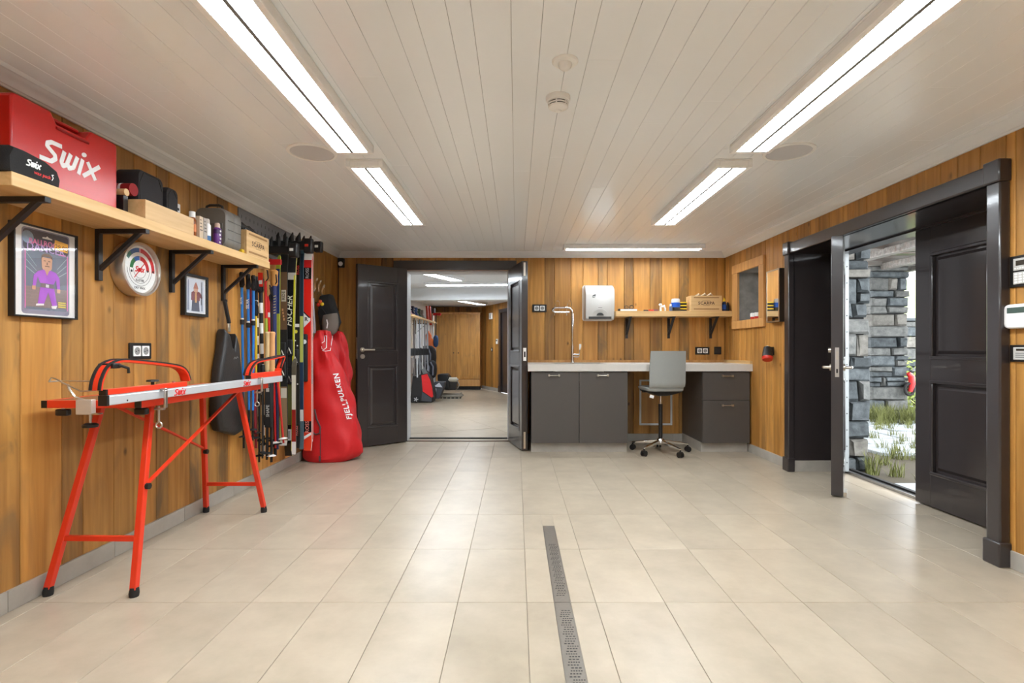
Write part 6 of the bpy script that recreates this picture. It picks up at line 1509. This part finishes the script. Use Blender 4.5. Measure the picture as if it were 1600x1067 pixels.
slabshape([(650, 560), (653, 560), (669, 583), (662, 584)], 10.66, 10.70, 'handle_frame', cm((108, 112, 112), .4), .006)
q = Q(651, 621); MB().lathe([(.07, 0), (.07, .03), (.05, .034), (.048, .03)], (q.x, 10.675, .072), (0, -1, 0), 20).build('wheel', cm(BLK, .5), o, smooth=True)
for k in range(5): t = 1.256*k; MB().bar((q.x, 10.643, .072), (q.x+.046*math.cos(t), 10.643, .072+.046*math.sin(t)), .008, .018).build('spoke', cm((190, 190, 190)), o)
MB().tube([Q(645, 584, 10.67), Q(648, 587, 10.66), Q(655, 586, 10.66), Q(658, 580, 10.67)], .012, 6).build('strap', cm((96, 92, 90), .6), o, smooth=True)
slabshape([(660, 612), (675, 622), (675, 628), (659, 626)], 10.67, 10.69, 'foot_panel', cm((70, 72, 78), .5), .005)
# cardboard-like grey box and bag
o = thing('grey_bucket_bag', 'dark grey bag with a white flap beside the wheeled bag', 'bag', (P(688, 620, 11.2).x, 11.2, 0))
y = 11.2; kk = y/F
slabshape([(680, 622), (688, 622), (695, 604), (696, 596), (680, 596)], 11.05, 11.35, 'body', cm((68, 70, 76), .6), .015)
slabshape([(679, 603), (693, 604.5), (688, 597), (684, 600)], 11.03, 11.05, 'flap', cm((206, 208, 216), .6), .002)
slabshape([(678, 626), (682, 625), (684, 606), (679, 604)], 11.0, 11.04, 'patterned_strip', mat('speckled_strip', (176, 172, 176), .7, var=.5, scale=60), .003)
# exercise sled
o = thing('snow_sled', 'low black snow sled on runners with a beige roll, next room', 'sled', (-1.35, 12.2, 0))
y = 12.0; kk = y/F
for yy, px0, px1, py in ((11.6, 688, 724, 617), (12.0, 690, 722, 611)):
    kk = yy/F; a, b = Q(px0, py, yy), Q(px1, py, yy)
    MB().tube([(a.x, yy, .05), (b.x-.06, yy, .05), (b.x, yy, .09)], [.035, .035, .02], 8).build('runner', cm((142, 134, 120), .5), o, smooth=True)
    MB().box(a.x, b.x-.05, yy-.04, yy+.04, .002, .028).build('track', cm(BLK, .7), o)
    for k in range(5): MB().cyl((a.x+.06+.09*k, yy-.042, .016), (a.x+.06+.09*k, yy-.046, .016), .014, n=8).build('bogie', cm((196, 186, 168)), o)
kk = 12.0/F
slabshape([(686, 584), (701, 583), (705, 590), (705, 606), (688, 608)], 11.7, 12.1, 'engine_cover', cm((30, 30, 30), .45), .03)
a, b = Q(694, 592, 11.75), Q(716, 592, 11.75); MB().cyl(a, b, .05, n=16).build('roll', cm((216, 208, 188), .6), o, smooth=True)
MB().cyl(b, b+X_*.03, .022, n=10).build('roll_end', brushed, o)
slabshape([(698, 596), (716, 596), (714, 608), (698, 608)], 11.75, 12.0, 'frame', cm((44, 38, 34), .5), .01)
MB().tube([Q(716, 594, 11.8), Q(719, 600, 11.8), Q(716, 606, 11.8)], .015, 8).build('handle', brushed, o, smooth=True)
